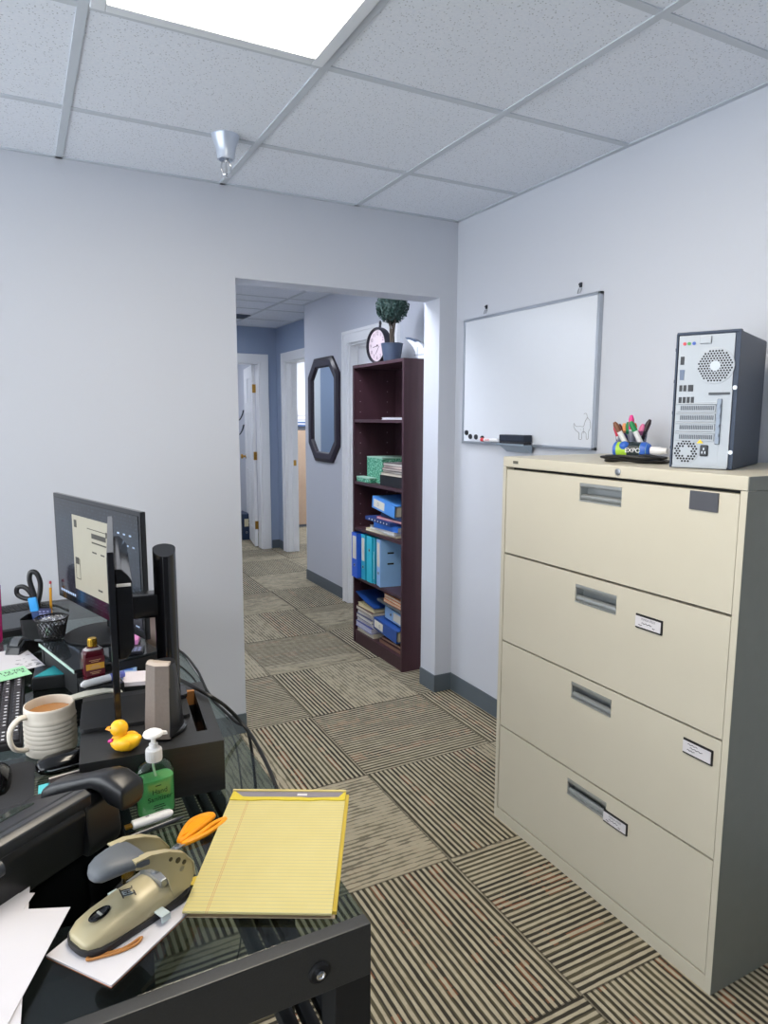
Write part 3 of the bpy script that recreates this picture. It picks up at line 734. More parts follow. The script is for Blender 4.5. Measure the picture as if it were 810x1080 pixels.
binder('2fb4d6', 'cyan ring binder with a cream spine label in the binder row', (BX + .002, FA(.49), S4), (0, 0, 0), t=.055, h=.283)
binder('2fc4de', 'turquoise ring binder with no spine label, holed near the top, in the binder row', (BX + .002, FA(.405), S4), (0, 0, 0), lab=False, t=.072, h=.285)
fo = thing('document_folder', 'thin turquoise folder standing between the turquoise and pale blue binders', 'folder', (BX + .008, FA(.354), S4))
b = MB(); b.bx(0, .22, -.010, .010, 0, .278, .003); b.build('cover', mat('folder_aqua', '2fa3c2', .4), fo)
b = MB(); b.bx(-.001, .0, -.004, .004, .03, .2); b.build('spine_strip', mat('strip_pale', '9fd5e0', .5), fo)
bb = binder('93c0f0', 'pale blue ring binder turned to show its big front cover in the binder row', (BX + .006, FA(.290), S4), (0, 0, math.radians(-9)), t=.07, h=.285, d=.24)
for z in (.20, .135): b = MB(); b.bx(.045, .085, -.0362, -.0348, z, z + .010, .0005); b.build('lock_slot', M_blackm, bb)
# shelf above: tilted blue binder on a heap of files
zz = SH[2]
def flatbook(name, cat, label, c, size, rz, cols, tilt=(0, 0), group=None, pages=True):
    """book or file lying flat: cover (two boards + spine), page block"""
    o = thing(name, label, cat, c, 0, group, (tilt[0], tilt[1], rz))
    w, l, h = size
    b = MB(); b.bx(-w/2, w/2, -l/2, l/2, 0, .002, .0005); b.bx(-w/2, w/2, -l/2, l/2, h - .002, h, .0005); b.bx(-w/2, -w/2 + .002, -l/2, l/2, .0, h, .0005) if pages == 'spine' else None
    b.build('cover', mat('cover_' + cols[0], cols[0], .5, var=.05), o)
    b = MB(); b.bx(-w/2 + .003, w/2 - .002, -l/2 + .003, l/2 - .003, .002, h - .002); b.build('pages', mat('pages_' + cols[1], cols[1], .85, var=.1, bump=.4, bs=400), o)
    return o
XB = BX + .13
flatbook('file_folder', 'folder', 'cream folder lowest in the heap on the third shelf from the bottom', (XB, FA(.30), zz), (.22, .36, .016), .05, ('e6dcae', 'ece9dc'), group='heap of files under the tilted blue binder')
flatbook('file_folder', 'folder', 'white folder with black print above the cream one in the heap', (XB - .004, FA(.27), zz + .0165), (.22, .33, .02), -.04, ('cfd2d6', 'dfdfe0'), group='heap of files under the tilted blue binder')
flatbook('file_folder', 'folder', 'bright blue folder bulging in the middle of the heap', (XB - .006, FA(.22), zz + .037), (.225, .27, .03), .06, ('2d6fd0', 'd0d4da'), pages='spine', group='heap of files under the tilted blue binder')
nb = flatbook('notebook', 'notebook', 'navy notebook with white dots along its edge in the heap', (XB - .012, FA(.30), zz + .0675), (.23, .34, .022), -.03, ('23407e', '2c4a8c'), pages='spine', group='heap of files under the tilted blue binder')
b = MB()
for k in range(7): b.cyl((-.1165, -.13 + k * .04, .011), (-.115, -.13 + k * .04, .011), .005, seg=10)
b.build('dots', M_white, nb)
flatbook('file_folder', 'folder', 'pink folder lying on the navy dotted notebook', (XB + .002, FA(.20), zz + .0905), (.21, .30, .012), .05, ('e0788e', 'e8d8d4'), group='heap of files under the tilted blue binder')
flatbook('notebook', 'notebook', 'dark blue patterned notebook directly under the tilted blue binder', (XB + .004, FA(.17), zz + .104), (.21, .27, .020), .0, ('27406f', '42598a'), pages='spine', group='heap of files under the tilted blue binder')
binder('559aea', 'mid blue ring binder lying tilted on top of a heap of files', (BX + .012, FA(.386), zz + .187), (PI / 2 + .12, 0, 0), h=.285, t=.072, d=.22, lz=(.08, .56))
# second shelf from top: green marbled boxes and papers
z3 = SH[3]
m = bpy.data.materials.new('green_marble_paper'); g = G(m); p = g.pos()
vn = g.noise(p, 90, 4, .7); g.end(g.bsdf(g.ramp(vn, [(.35, lin('1c5b4a')), (.5, lin('3f9577')), (.62, lin('a9dcc2'))]), .5)); M_green = m
def marble_box(label, x0, x1, a0, a1, z0, h):
    o = thing('archive_box', label, 'box', ((x0 + x1) / 2, FA((a0 + a1) / 2), z0), 0, 'green marbled archive boxes')
    b = MB(); b.bx(x0, x1, FA(a0), FA(a1), z0, z0 + h, .002); b.build('body', M_green, o, True)
    b = MB(); b.bx(x0 - .001, x1 + .001, FA(a0) - .001, FA(a1) + .001, z0 + h - .006, z0 + h + .002, .001); b.build('lid_edge', mat('box_lid_pale', '9fc4b4', .5), o, True)
marble_box('low green marbled box in front of the tall marbled box', BX + .012, BX + .062, .43, .602, z3, .03)
marble_box('tall green marbled archive box on the second shelf from the top', BX + .066, BX + .27, .36, .565, z3, .155)
flatbook('photo_album', 'album', 'thick black album lying under a stack of magazines on the marbled-box shelf', (BX + .13, FA(.165), z3), (.22, .27, .062), 0, ('15181d', '1d2228'), pages='spine')
hz = z3 + .063
for i, (c1, c2, lb) in enumerate((('b8ad9e', 'cfc8bb', 'tan magazine lowest in the stack on the black album'), ('4c4a4f', 'b9b3ac', 'dark grey magazine second in the stack on the black album'), ('5b5255', 'c8beb6', 'brownish grey magazine in the middle of the stack on the black album'), ('c7a9a4', 'ddd2cb', 'pinkish magazine second from the top of the stack on the black album'), ('6a6467', 'dcd8d0', 'topmost magazine of the stack on the black album'))):
    flatbook('magazine', 'magazine', lb, (BX + .125 + .004 * (i % 2), FA(.155 - .004 * i), hz), (.21, .265 - .006 * i, .014), .03 * (-1) ** i, (c1, c2), group='magazines on the black album'); hz += .0148
# top inner shelf: a few flat sheets and a small card
flatbook('paper_stack', 'papers', 'thin stack of white papers on the highest inner shelf', (BX + .14, FA(.19), SH[4]), (.2, .26, .012), 0, ('d6d8dc', 'c9ccd2'))
cd = thing('photo_card', 'small upright picture card leaning by the end panel on the highest inner shelf', 'card', (BX + .10, FA(.04), SH[4] + .0125))
b = MB(); b.bx(-.002, .002, -.03, .03, 0, .075, .0005); b.build('board', mat('card_pale', 'c6cbd4', .5), cd); b = MB(); b.bx(-.003, -.002, -.018, .018, .02, .055); b.build('picture', mat('card_pic', '6d7a8c', .5), cd)
# bottom shelf
z1 = SH[0]; zz = z1
for i, (c1, c2, h, lb) in enumerate((('e4dcc2', 'e9e3d0', .03, 'cream book at the very bottom of the left stack'), ('5760a8', 'c9cbe0', .035, 'violet blue book second from the bottom of the left stack'), ('eceae4', 'e9e6de', .026, 'white book third from the bottom of the left stack'), ('4a4f74', 'e3e0d8', .024, 'slate blue book fourth from the bottom of the left stack'), ('f0eee8', 'efece4', .026, 'white book under the brown book in the left stack'), ('5b3d36', 'eae4d6', .022, 'brown covered book near the top of the left stack'), ('d8cda0', 'e2d8b4', .022, 'pale yellow folder near the top of the left stack'))):
    flatbook('book', 'book', lb, (BX + .115 + .006 * (-1) ** i, FA(.494 - .002 * i), zz), (.21, .222 + .008 * (i % 3), h), .02 * (-1) ** i, (c1, c2), group='books at the far end of the bottom shelf'); zz += h + .0006
nf = thing('document_folder', 'navy folder curling over the top of the left stack on the bottom shelf', 'folder', (BX + .12, FA(.5), zz))
b = MB(); n = 9
prof = [(-.12 + .24 * i / n, .004 + .045 * (1 - i / n) ** 2) for i in range(n + 1)]
b.loft([[(x0_, y, z) for x0_ in (-.11, .09)] + [(.09, y, z + .003), (-.11, y, z + .003)] for y, z in [(-.15 + .27 * k / n, .010 + .052 * (k / n) ** 1.6) for k in range(n + 1)]])
b.build('cover', mat('folder_navy', '21488f', .4), nf)
b = MB(); b.bx(-.095, .09, -.11, .03, .0, .009); b.build('papers', mat('leaf_edge2', 'd8c99a', .8), nf)
flatbook('book', 'book', 'brown book lying flat under the two tilted binders', (BX + .13, FA(.17), z1), (.21, .3, .026), 0, ('4f3034', '8d6a5a'), group='books under the binders')
flatbook('book', 'book', 'thin tan book on the brown book under the tilted binders', (BX + .135, FA(.16), z1 + .027), (.2, .28, .014), .03, ('7c5548', 'b79a84'), group='books under the binders')
binder('2b54a0', 'dark blue ring binder lying tilted on the bottom shelf, in front', (BX + .01, FA(.360), z1 + .115), (PI / 2 + .06, 0, 0), h=.29, t=.072, d=.2, lz=(.04, .42))
binder('8fb8e6', 'light blue ring binder lying above the dark blue one on the bottom shelf', (BX + .055, FA(.298), z1 + .195), (PI / 2 + .05, 0, 0), h=.27, t=.074, d=.18, lz=(.40, .90))
gf = thing('file_folder', 'grey folder lying across the binders on the bottom shelf', 'folder', (BX + .12, FA(.155), z1 + .245), 0, rot=(.03, 0, 0))
b = MB(); b.bx(-.09, .09, -.145, .2, 0, .016, .003); b.build('cover', mat('folder_grey', '5e666c', .5), gf)
oz = z1 + .262
for i, lb in enumerate(('orange folder at the bottom of the orange pile', 'orange folder in the middle of the orange pile', 'orange folder on top of the orange pile')):
    flatbook('file_folder', 'folder', lb + ' on the bottom shelf', (BX + .12, FA(.145), oz), (.17, .27 - .01 * i, .017), .02 * (-1) ** i, ('e8905a', 'f2d9bf'), (.03, 0), group='orange folders on the bottom shelf'); oz += .0176

# on top of the bookcase
pt = thing('topiary_tree', 'artificial ball topiary in a slate pot on top of the bookcase', 'plant', (1.965, 3.640, BHt))
b = MB(); b.lathe([(0, 0), (.044, 0), (.048, .004), (.064, .105), (.066, .112), (.062, .114), (.058, .108), (.055, .095), (0, .094)], seg=28); b.build('pot', mat('slate_pot', '3d4a60', .45, var=.08), pt)
M_bark = mat('twig_bark', '4a4138', .8, var=.2, vs=60, bump=.4)
b = MB()
for k in range(5):
    a = k * 1.3; b.tube([(.012 * math.cos(a), .012 * math.sin(a), .09), (.010 * math.cos(a + 1.2), .010 * math.sin(a + 1.2), .16), (.016 * math.cos(a + 2.2), .016 * math.sin(a + 2.2), .22), (.04 * math.cos(a + 2.6), .04 * math.sin(a + 2.6), .275)], [.006, .005, .004], 6, smooth=4)
b.build('trunk', M_bark, pt)
b = MB(); random.seed(11); cz = .322; R = .088
b.ball((0, 0, cz), R * .86, 20, 12)
for i in range(1500):
    z = random.uniform(-1, 1); a = random.uniform(0, 2*PI); q = math.sqrt(1 - z*z); nrm = V((q * math.cos(a), q * math.sin(a), z))
    c = V((0, 0, cz)) + nrm * R * random.uniform(.86, 1.04)
    t1 = nrm.orthogonal().normalized(); t1.rotate(Matrix.Rotation(random.uniform(0, 6.3), 3, nrm)); t2 = nrm.cross(t1)
    up = (t1 + nrm * random.uniform(.2, 1.1)).normalized(); L = random.uniform(.012, .018); w = L * .38
    mid = c + up * L * .5 + nrm * .002
    b._add([c, mid + t2 * w, c + up * L, mid - t2 * w], [[0, 1, 2], [0, 2, 3]])
b.build('foliage', mat('dark_foliage', '26403a', .6, var=.5, vs=90), pt)

ck = thing('alarm_clock', 'round twin-foot clock with a dark rim and pale pink dial behind the topiary', 'clock', (1.985, 3.828, BHt), 0, rot=(0, 0, math.radians(-84)))
# dial faces local -y
F = frame((0, -.018, .118), (1, 0, 0), (0, 0, 1))
b = MB(); b.lathe([(.094, -.03), (.104, -.03), (.108, -.02), (.108, .012), (.104, .018), (.098, .016), (.094, .004)], M=F, seg=48); b.build('rim', mat('clock_rim_dark', '2b2a33', .35, .3), ck)
b = MB(); b.lathe([(0, 0), (.096, 0), (.096, .003), (0, .003)], M=F, seg=48); dl = b.build('dial', mat('dial_pink', 'cdbdc4', .5, var=.02), ck)
for n_ in range(1, 13):
    a = PI / 2 - n_ * PI / 6
    lettering('numeral', str(n_), .03, frame((.072 * math.cos(a), -.0225, .118 + .072 * math.sin(a) - .010), (1, 0, 0), (0, 0, 1)), mat('numeral_grey', '6d5a66', .6), dl)
b = MB(); b.cyl((0, 0, 0), (0, 0, .006), .006, M=F @ Matrix.Translation((0, 0, 0))); 
b.box((-.022, -.002, .0055), (.05, .004, .001), M=F @ Matrix.Rotation(math.radians(8), 4, 'Z')); b.box((-.02, -.02, .0055), (.06, .003, .001), M=F @ Matrix.Rotation(math.radians(50), 4, 'Z')); b.build('hands', mat('hand_dark', '4a3540', .5), ck)
b = MB(); b.lathe([(0, -.06), (.06, -.058), (.09, -.045), (.1, -.03)], M=F, seg=40); b.build('case', mat('clock_case_dark', '33333d', .4), ck)
b = MB(); b.cyl((0, 0, .225), (0, 0, .238), .006); b.ball((0, 0, .252), (.010, .008, .016)); b.tube([(-.012, 0, .228), (-.012, 0, .24), (0, 0, .246)], .003, 6); b.build('hanging_knob', mat('knob_dark', '24232b', .4), ck)
for sx in (-1, 1): b = MB(); b.cyl((sx * .05, -.005, .032), (sx * .068, -.006, .003), .005, .004, 10); b.ball((sx * .069, -.006, .005), .005); b.build('foot', MATS['knob_dark'], ck)
cr = thing('crescent_clock', 'white and navy quarter-moon desk ornament at the near end of the bookcase top', 'ornament', (2.005, 3.43, BHt), 0, rot=(0, 0, math.radians(-58)))
def arc(r, a0, a1, n, cx=0, cz=0): return [(cx + r * math.cos(a0 + (a1-a0)*i/n), cz + r * math.sin(a0 + (a1-a0)*i/n)) for i in range(n + 1)]
pol = arc(.13, math.radians(92), 0, 12, -.055, .0) + [(.02, 0)] + arc(.16, math.radians(8), math.radians(50), 8, -.14, -.015)
b = MB(); b.prism(pol, -.02, .02, frame((0, 0, 0), (1, 0, 0), (0, 0, 1)), .002); b.build('body', mat('ornament_white', 'd5dae2', .35), cr)
b = MB(); b.prism(arc(.131, math.radians(92), math.radians(52), 8, -.055, 0) + arc(.12, math.radians(58), math.radians(84), 6, -.06, 0), -.022, .022, frame((0, 0, 0), (1, 0, 0), (0, 0, 1))); b.build('dark_cap', mat('ornament_navy', '38475e', .3), cr)
b = MB(); b.bx(.018, .021, -.021, -.019, .0, .075); b.bx(-.0, .06, -.021, -.0195, .03, .033); b.build('dark_lines', mat('ornament_line', '3d4656', .4), cr)

# ================================================================== FAR ROOMS
bx = thing('file_box', 'navy file box with a cream label on the floor past the far open door', 'box', (2.315, 8.05, 0))
b = MB(); b.bx(-.05, .05, -.16, .16, 0, .31, .004); b.build('body', mat('file_navy', '1f3350', .45), bx)
b = MB(); b.bx(-.025, .025, -.162, -.1605, .16, .25); b.build('label_card', mat('file_label', 'd6cfae', .6), bx)
b = MB(); b.lathe([(.008, 0), (.013, 0), (.013, .002), (.008, .002)], M=frame((0, -.1605, .09), (1, 0, 0), (0, 0, 1)), seg=16); b.build('finger_hole', M_steel, bx)
ct = thing('coat_rack', 'dark coat rack with curved arms in the room past the far door', 'coat rack', (2.42, 8.6, 0))
M_cr = mat('coat_rack_dark', '2b3440', .5)
b = MB(); b.cyl((0, 0, .02), (0, 0, 1.55), .016); b.ball((0, 0, 1.56), .022); b.build('pole', M_cr, ct)
b = MB(); b.lathe([(0, 0), (.14, 0), (.14, .012), (.05, .03), (0, .03)], seg=24); b.build('base', M_cr, ct)
for k in range(6):
    a = k * PI / 3 + .3
    for z in (1.48, 1.30):
        b = MB(); b.tube([(0, 0, z - .08), (.05 * math.cos(a), .05 * math.sin(a), z - .07), (.09 * math.cos(a), .09 * math.sin(a), z - .01), (.11 * math.cos(a), .11 * math.sin(a), z + .05)], .006, 6, smooth=4); b.build('arm', M_cr, ct)
pn = thing('office_partition', 'tan fabric partition panel in the bright room past the side doorway', 'partition', (3.34, 8.55, 0))
b = MB(); b.bx(-.6, .8, -.02, .02, .03, 1.28, .006); b.build('fabric_panel', mat('tan_fabric', 'bfa58c', .9, bump=.3), pn)
b = MB(); b.bx(-.62, .82, -.025, .025, 1.28, 1.3, .004); b.bx(-.62, -.6, -.025, .025, 0, 1.3, .004); b.bx(.8, .82, -.025, .025, 0, 1.3, .004); b.bx(-.6, .8, -.02, .02, 0, .03); b.build('frame', mat('partition_frame', '5b5f68', .5), pn)
for i, (c1, lb) in enumerate((('2f5f9c', 'blue binder lowest in the pile lying on the overhead shelf beyond the side doorway'),('e8e8ea', 'white file above the blue binder on the overhead shelf beyond the side doorway'), ('eeeef0', 'white file topmost on the overhead shelf beyond the side doorway'))):
    o = thing('lying_file', lb, 'file', (3.42, 8.72, 1.3291 + i * .0556), 0, 'files beyond the side doorway')
    b = MB(); b.bx(-.4, .5, -.07, .06, 0, .055, .003); b.build('cover', mat('farfile_' + c1, c1, .5), o); b = MB(); b.bx(-.39, .49, -.071, -.0695, .015, .04); b.build('pages', M_paper, o)
o = thing('wall_shelf', 'narrow dark wall shelf above the tan partition beyond the side doorway', 'shelf', (3.42, 8.72, 1.31)); b = MB(); b.bx(-.62, .7, -.08, .08, 0, .019, .003); b.build('board', mat('shelf_slate', '4a505c', .5), o); b = MB(); b.bx(-.62, -.6, -.06, .08, -.1, 0); b.bx(.68, .7, -.06, .08, -.1, 0); b.build('bracket', MATS['shelf_slate'], o)
# ================================================================== DESK
TD = .74
DX0, DX1, DYa, DYb = -.50, .392, .7785, 2.86
dk = thing('desk', 'glass-topped desk with a black metal frame, running along the left side', 'desk', (-.05, 1.82, 0))
M_glass = glassy('desk_glass', 'c6d0cd', .015, .012)
b = MB(); b.bx(DX0 + .001, DX1, DYa + .023, DYb - .023, TD - .008, TD, .001); b.build('glass_top', M_glass, dk, True)
b = MB(); b.bx(DX0, DX1, DYa, DYa + .0225, .662, TD + .001, .002); b.build('front_rail', M_metalb, dk, True)
b = MB(); b.bx(DX0, DX1, DYb - .0225, DYb, .662, TD + .001, .002); b.build('back_rail', M_metalb, dk, True)
for (x0, x1) in ((DX0, DX0 + .055), (DX1 - .055, DX1)):
    for (y0, y1) in ((DYa + .0005, DYa + .05), (DYb - .05, DYb - .0005)):
        b = MB(); b.bx(x0, x1, y0, y1, .012, .664, .002); lg = b.build('leg', M_blackm, dk, True)
        b = MB(); b.cyl(((x0+x1)/2, (y0+y1)/2, 0), ((x0+x1)/2, (y0+y1)/2, .013), .02); b.build('foot', M_rubber, lg, True)
for (x0, x1) in ((.288, .313), (.319, .341), (.347, .376)):
    b = MB(); b.bx(x0, x1, DYa + .05, DYb - .05, .535, .56, .008); b.build('side_rail', M_blackm, dk, True)
b = MB(); b.bx(DX0, DX1, DYb - .05, DYb - .02, .25, .55); b.build('modesty_panel', M_blackm, dk, True)
for x in (.3135, -.36):
    b = MB(); b.lathe([(0, 0), (.0155, 0), (.0155, .002), (.0125, .004), (.0105, .0035), (0, .003)], M=frame((x, DYa, .697), (1, 0, 0), (0, 0, 1)), seg=28); bo = b.build('bolt_cap', M_blackm, dk, True)
    b = MB(); b.lathe([(0, 0), (.0065, 0), (.0065, .004), (.004, .005), (.003, .0035), (0, .0035)], M=frame((x, DYa - .003, .697), (1, 0, 0), (0, 0, 1)), seg=20); b.build('bolt', M_chrome, bo, True)

# black crate added under the desk to stand in for shade on the floor
cr_ = thing('shade_crate', 'black open crate added under the desk in place of the shade on the carpet', 'crate', (.0, 1.64, 0))
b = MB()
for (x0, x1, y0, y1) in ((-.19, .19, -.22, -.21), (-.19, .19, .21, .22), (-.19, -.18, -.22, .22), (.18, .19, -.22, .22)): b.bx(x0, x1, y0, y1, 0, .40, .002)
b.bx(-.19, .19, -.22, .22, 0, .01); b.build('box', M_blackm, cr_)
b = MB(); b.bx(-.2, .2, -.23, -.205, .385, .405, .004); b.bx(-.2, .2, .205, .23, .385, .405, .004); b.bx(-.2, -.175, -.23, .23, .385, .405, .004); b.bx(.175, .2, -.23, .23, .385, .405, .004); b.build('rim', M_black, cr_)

# ---------------------------------------------------- monitor riser in front (black wood, slot in the top)
RZ = math.radians(-5.5); R0 = V((.057, 1.243))
rx = V((math.cos(RZ), math.sin(RZ))); ry = V((-rx.y, rx.x)); RW, RL, RH = .249, .312, .098
rs = thing('monitor_riser', 'black wooden monitor riser with a slot in its top, behind the sanitizer bottle', 'riser', (R0.x, R0.y, TD), RZ)
m = bpy.data.materials.new('black_wood'); g = G(m); s_ = g.sep(g.coord())
gr = g.noise(g.comb(g.m('MULTIPLY', s_[0], 4), g.m('MULTIPLY', s_[1], 160), g.m('MULTIPLY', s_[2], 160)), 1, 4, .65)
g.end(g.bsdf(g.mix(gr, lin('151517'), lin('2c2d2e')), .42, 0, g.bump(gr, .12, .001), .45)); M_bw = m
sx0, sx1, sy0, sy1 = .206, .226, .055, .262
b = MB(); tz0, tz1 = RH - .016, RH
b.bx(0, sx0, 0, RL, tz0, tz1); b.bx(sx1, RW, 0, RL, tz0, tz1); b.bx(sx0, sx1, 0, sy0, tz0, tz1); b.bx(sx0, sx1, sy1, RL, tz0, tz1); b.build('top', M_bw, rs)
b = MB(); b.bx(0, RW, 0, .014, 0, tz0); b.build('front_panel', M_bw, rs)
b = MB(); b.bx(0, RW, RL - .014, RL, 0, tz0); b.build('back_panel', M_bw, rs)
b = MB(); b.bx(sx0 - .004, sx1 + .004, sy0 - .004, sy1 + .004, tz0 - .034, tz0 - .03)
for (a, c, e, f) in ((sx0 - .004, sx0, sy0 - .004, sy1 + .004), (sx1, sx1 + .004, sy0 - .004, sy1 + .004), (sx0, sx1, sy0 - .004, sy0), (sx0, sx1, sy1, sy1 + .004)): b.bx(a, c, e, f, tz0 - .03, tz0)
b.build('slot_tray', M_blackg, rs)
def rp(x, y, z=0): q = R0 + rx * x + ry * y; return (q.x, q.y, TD + RH + z)
ws = thing('brown_stick', 'brown wooden stick standing at the far end of the riser slot', 'stick', rp(.216, .252, -.0455), RZ)
b = MB(); b.bx(-.0095, .0095, -.0045, .0045, 0, .052, .002); b.build('stick', mat('stick_wood', 'a9743f', .55, var=.15), ws)
b = MB(); b.bx(-.0092, .0092, -.0055, .0055, 0, .02, .001); b.build('sleeve', M_black, ws)

# ---------------------------------------------------- edge-on monitor on that riser
MZ = math.radians(-6.2); mo = V((.0, 0))
M_bez = mat('bezel_black', '17181c', .14, var=.1)
M_grayc = M_bez
d2 = V((.108, .994)).normalized(); n2 = V((d2.y, -d2.x))        # along the panel; n2 points to its back (right)
P0 = V((.1335, 1.33))
mon = thing('monitor', 'black monitor seen edge-on from its side, on the black wooden riser', 'monitor', rp(.13, .19), math.atan2(d2.y, d2.x) - PI / 2)
def mw(a, n, z): q = P0 + d2 * a + n2 * n; return V((q.x, q.y, z))     # along panel, towards back, height
def mbox(b, a0, a1, n0, n1, z0, z1, bev=.002):
    M = frame(mw(0, 0, 0), (*n2, 0), (*d2, 0)); b.bx(n0, n1, a0, a1, z0, z1, bev, M)
PW, PZ0, PZ1 = .50, .868, 1.191
b = MB(); mbox(b, 0, PW, -.006, .006, PZ0, PZ1, .0015); b.build('panel', M_bez, mon, True)
b = MB(); mbox(b, .012, PW - .012, -.0068, -.0058, PZ0 + .016, PZ1 - .012, .0002); b.build('screen', mat('screen_off', '0a0b10', .1), mon, True)
b = MB()
prof = [(.006, .975), (.006, 1.152), (.018, 1.152), (.030, 1.138), (.036, 1.128), (.036, 1.0), (.022, .975)]
M_ = frame(mw(.03, 0, 0), (*n2, 0), (0, 0, 1)); b.prism([(p[0], p[1]) for p in prof], -.40, 0, M_, .003); b.build('rear_housing', M_bez, mon, True)
b = MB(); mbox(b, .0285, .0305, .008, .034, 1.118, 1.124, .0005); b.build('white_edge_strip', M_white, mon, True)
b = MB(); mbox(b, .118, .163, .030, .092, 1.026, 1.076, .006); b.build('arm', M_bez, mon, True)
b = MB(); el = [(.046 * .5 * math.cos(a), .034 * math.sin(a) * (1 if math.sin(a) < 0 else .55)) for a in [2*PI*k/24 for k in range(24)]]
cc = mw(.14, .103, 0)
def colring(z, tilt=0): return [(cc.x + n2.x * x + d2.x * y, cc.y + n2.y * x + d2.y * y, z + tilt * y) for x, y in el]
b.loft([colring(.846), colring(1.148, .0), colring(1.167, .35)]); b.build('column', M_bez, mon, True)
b = MB(); M_ = frame((cc.x - n2.x * .075, cc.y - n2.y * .075 - .038, TD + RH), (*n2, 0), (*d2, 0)); b.prism(rrect(.205, .145, .012), 0, .008, M_, .001); b.build('base_plate', M_blackm, mon, True)
b = MB(); M_ = frame((cc.x, cc.y, .846), (*n2, 0), (*d2, 0)); b.prism(rrect(.07, .06, .015), 0, .01, M_, .002); b.build('column_foot', M_bez, mon, True)

# ---------------------------------------------------- glass-topped riser at the back with the lit monitor
q0 = V((.015, 2.07)); qd = V((.071, -.270)).normalized(); qn = V((-qd.y, qd.x))
if qn.x < 0: qn = -qn
rs2 = thing('monitor_riser', 'glass-edged black monitor riser under the lit monitor', 'riser', (q0.x, q0.y, TD), 0)
Mq = frame((q0.x, q0.y, TD), (*qd, 0), (*qn, 0))
zs = 1 if (Mq.to_3x3() @ V((0, 0, 1))).z > 0 else -1
def qb(b, a0, a1, n0, n1, z0, z1, bev=0):
    pts = [V((q0.x, q0.y, 0)) + V((*(qd * a + qn * n), 0)) for a, n in ((a0, n0), (a1, n0), (a1, n1), (a0, n1))]
    b.prism([(p.x, p.y) for p in pts], TD + z0, TD + z1, None, bev)
QL, QW = .279, .222
b = MB(); qb(b, 0, QL, 0, QW, .068, .076, .001); qb(b, -.001, QL + .001, -.001, .0, .0685, .0755); b.build('glass_top', mat('riser_glass_dark', '1d2226', .08), rs2, True)
b = MB(); qb(b, -.0005, QL + .0005, -.003, -.001, .0685, .0758); b.build('bright_edge', mat('glass_edge_green', 'b9d2c6', .25, var=.05), rs2, True)
b = MB(); qb(b, .0, .012, .004, QW, 0, .068); b.build('side_panel', M_blackm, rs2, True)
b = MB(); qb(b, QL - .012, QL, .004, QW, 0, .068); b.build('side_panel', M_blackm, rs2, True)
b = MB(); qb(b, .012, QL - .012, .006, .012, 0, .068); b.build('front_panel', M_blackm, rs2, True)

A1, B1 = V((.081, 2.365)), V((.252, 1.772)); L1 = (B1 - A1).length; e1 = (B1 - A1) / L1; f1 = V((e1.y, -e1.x))   # f1 : towards the viewer (-x)
if f1.x > 0: f1 = -f1
c1 = (A1 + B1) / 2
mn = thing('monitor', 'lit monitor showing a document page, facing left behind the edge-on monitor', 'monitor', (c1.x - f1.x * .03, c1.y - f1.y * .03, TD + .076), 0)
zb, zt = .876, 1.204
Mf = frame((A1.x, A1.y, zb), (*e1, 0), (0, 0, 1)); HH = zt - zb       # local x along the panel, local y up, z towards viewer?
sgn = 1 if (Mf.to_3x3() @ V((0, 0, 1))).dot(V((*f1, 0))) > 0 else -1
def pb(b, x0, x1, y0, y1, z0, z1, bev=0): b.bx(x0, x1, y0, y1, min(z0 * sgn, z1 * sgn), max(z0 * sgn, z1 * sgn), bev, Mf)
b = MB(); pb(b, 0, L1, 0, HH, -.014, 0, .002); b.build('panel', M_bez, mn, True)
b = MB(); pb(b, .06, L1 - .06, .04, HH - .05, -.04, -.012, .008); b.build('rear_housing', M_bez, mn, True)
def screen_mat():
    m = bpy.data.materials.new('lit_screen'); g = G(m)
    p = g.sep(g.pos())
    z = g.m('DIVIDE', g.m('SUBTRACT', p[2], zb), HH)
    base = g.ramp(z, [(.05, lin('2a2833')), (.2, lin('2e2a38')), (.4, lin('28313f')), (.75, lin('2b3a4a')), (.93, lin('20242c'))])
    rows = g.m('LESS_THAN', g.m('FRACT', g.m('MULTIPLY', z, 34)), .4)
    txt = g.m('MULTIPLY', g.m('GREATER_THAN', g.noise(g.comb(g.m('MULTIPLY', p[0], 130), g.m('MULTIPLY', p[1], 130), g.m('FLOOR', g.m('MULTIPLY', z, 34))), 1, 2), .56), rows)
    col = g.mix(g.m('MULTIPLY', txt, .28), base, lin('6f8296'))
    bs = g.bsdf(lin('0c0d12'), .12); nd = bs.node
    g.put(nd.inputs['Emission Color'], col); nd.inputs['Emission Strength'].default_value = .4
    g.end(bs); return m
b = MB(); pb(b, .014, L1 - .014, .02, HH - .012, 0, .0012); sc_ = b.build('screen', screen_mat(), mn, True)
def glow(name, c, s=.9):
    return mat(name, c, .3, emit=c, es=s)
b = MB(); pb(b, .155, .445, .052, HH - .052, .0012, .0020); b.build('document_page', glow('page_cream', '8f8b7c', .42), sc_, True)
b = MB(); z = .0026
for (x0, x1, y0, y1) in ((.30, .40, .222, .236), (.30, .40, .208, .212), (.27, .44, .246, .248), (.168, .20, .165, .215), (.168, .195, .13, .15), (.30, .33, .18, .184), (.36, .385, .18, .184), (.33, .36, .075, .08), (.40, .415, .235, .25), (.17, .19, .24, .262)):
    if (x0, y0) == (.168, .165):
        for r_ in ((x0, x1, y0 - .08, y0 - .078), (x0, x1, y0 - .02, y0 - .018), (x0, x0 + .0015, y0 - .08, y0 - .018), (x1, x1 + .0015, y0 - .08, y0 - .018)): pb(b, *r_, .002, z)
    else: pb(b, x0, x1, y0, y1, .002, z)
b.build('page_print', mat('print_grey', '3a3833', .6, emit='3a3833', es=.2), sc_, True)
b = MB()
for i in range(9): pb(b, .03 + i * .014, .038 + i * .014, .024, .031, .0012, .002)
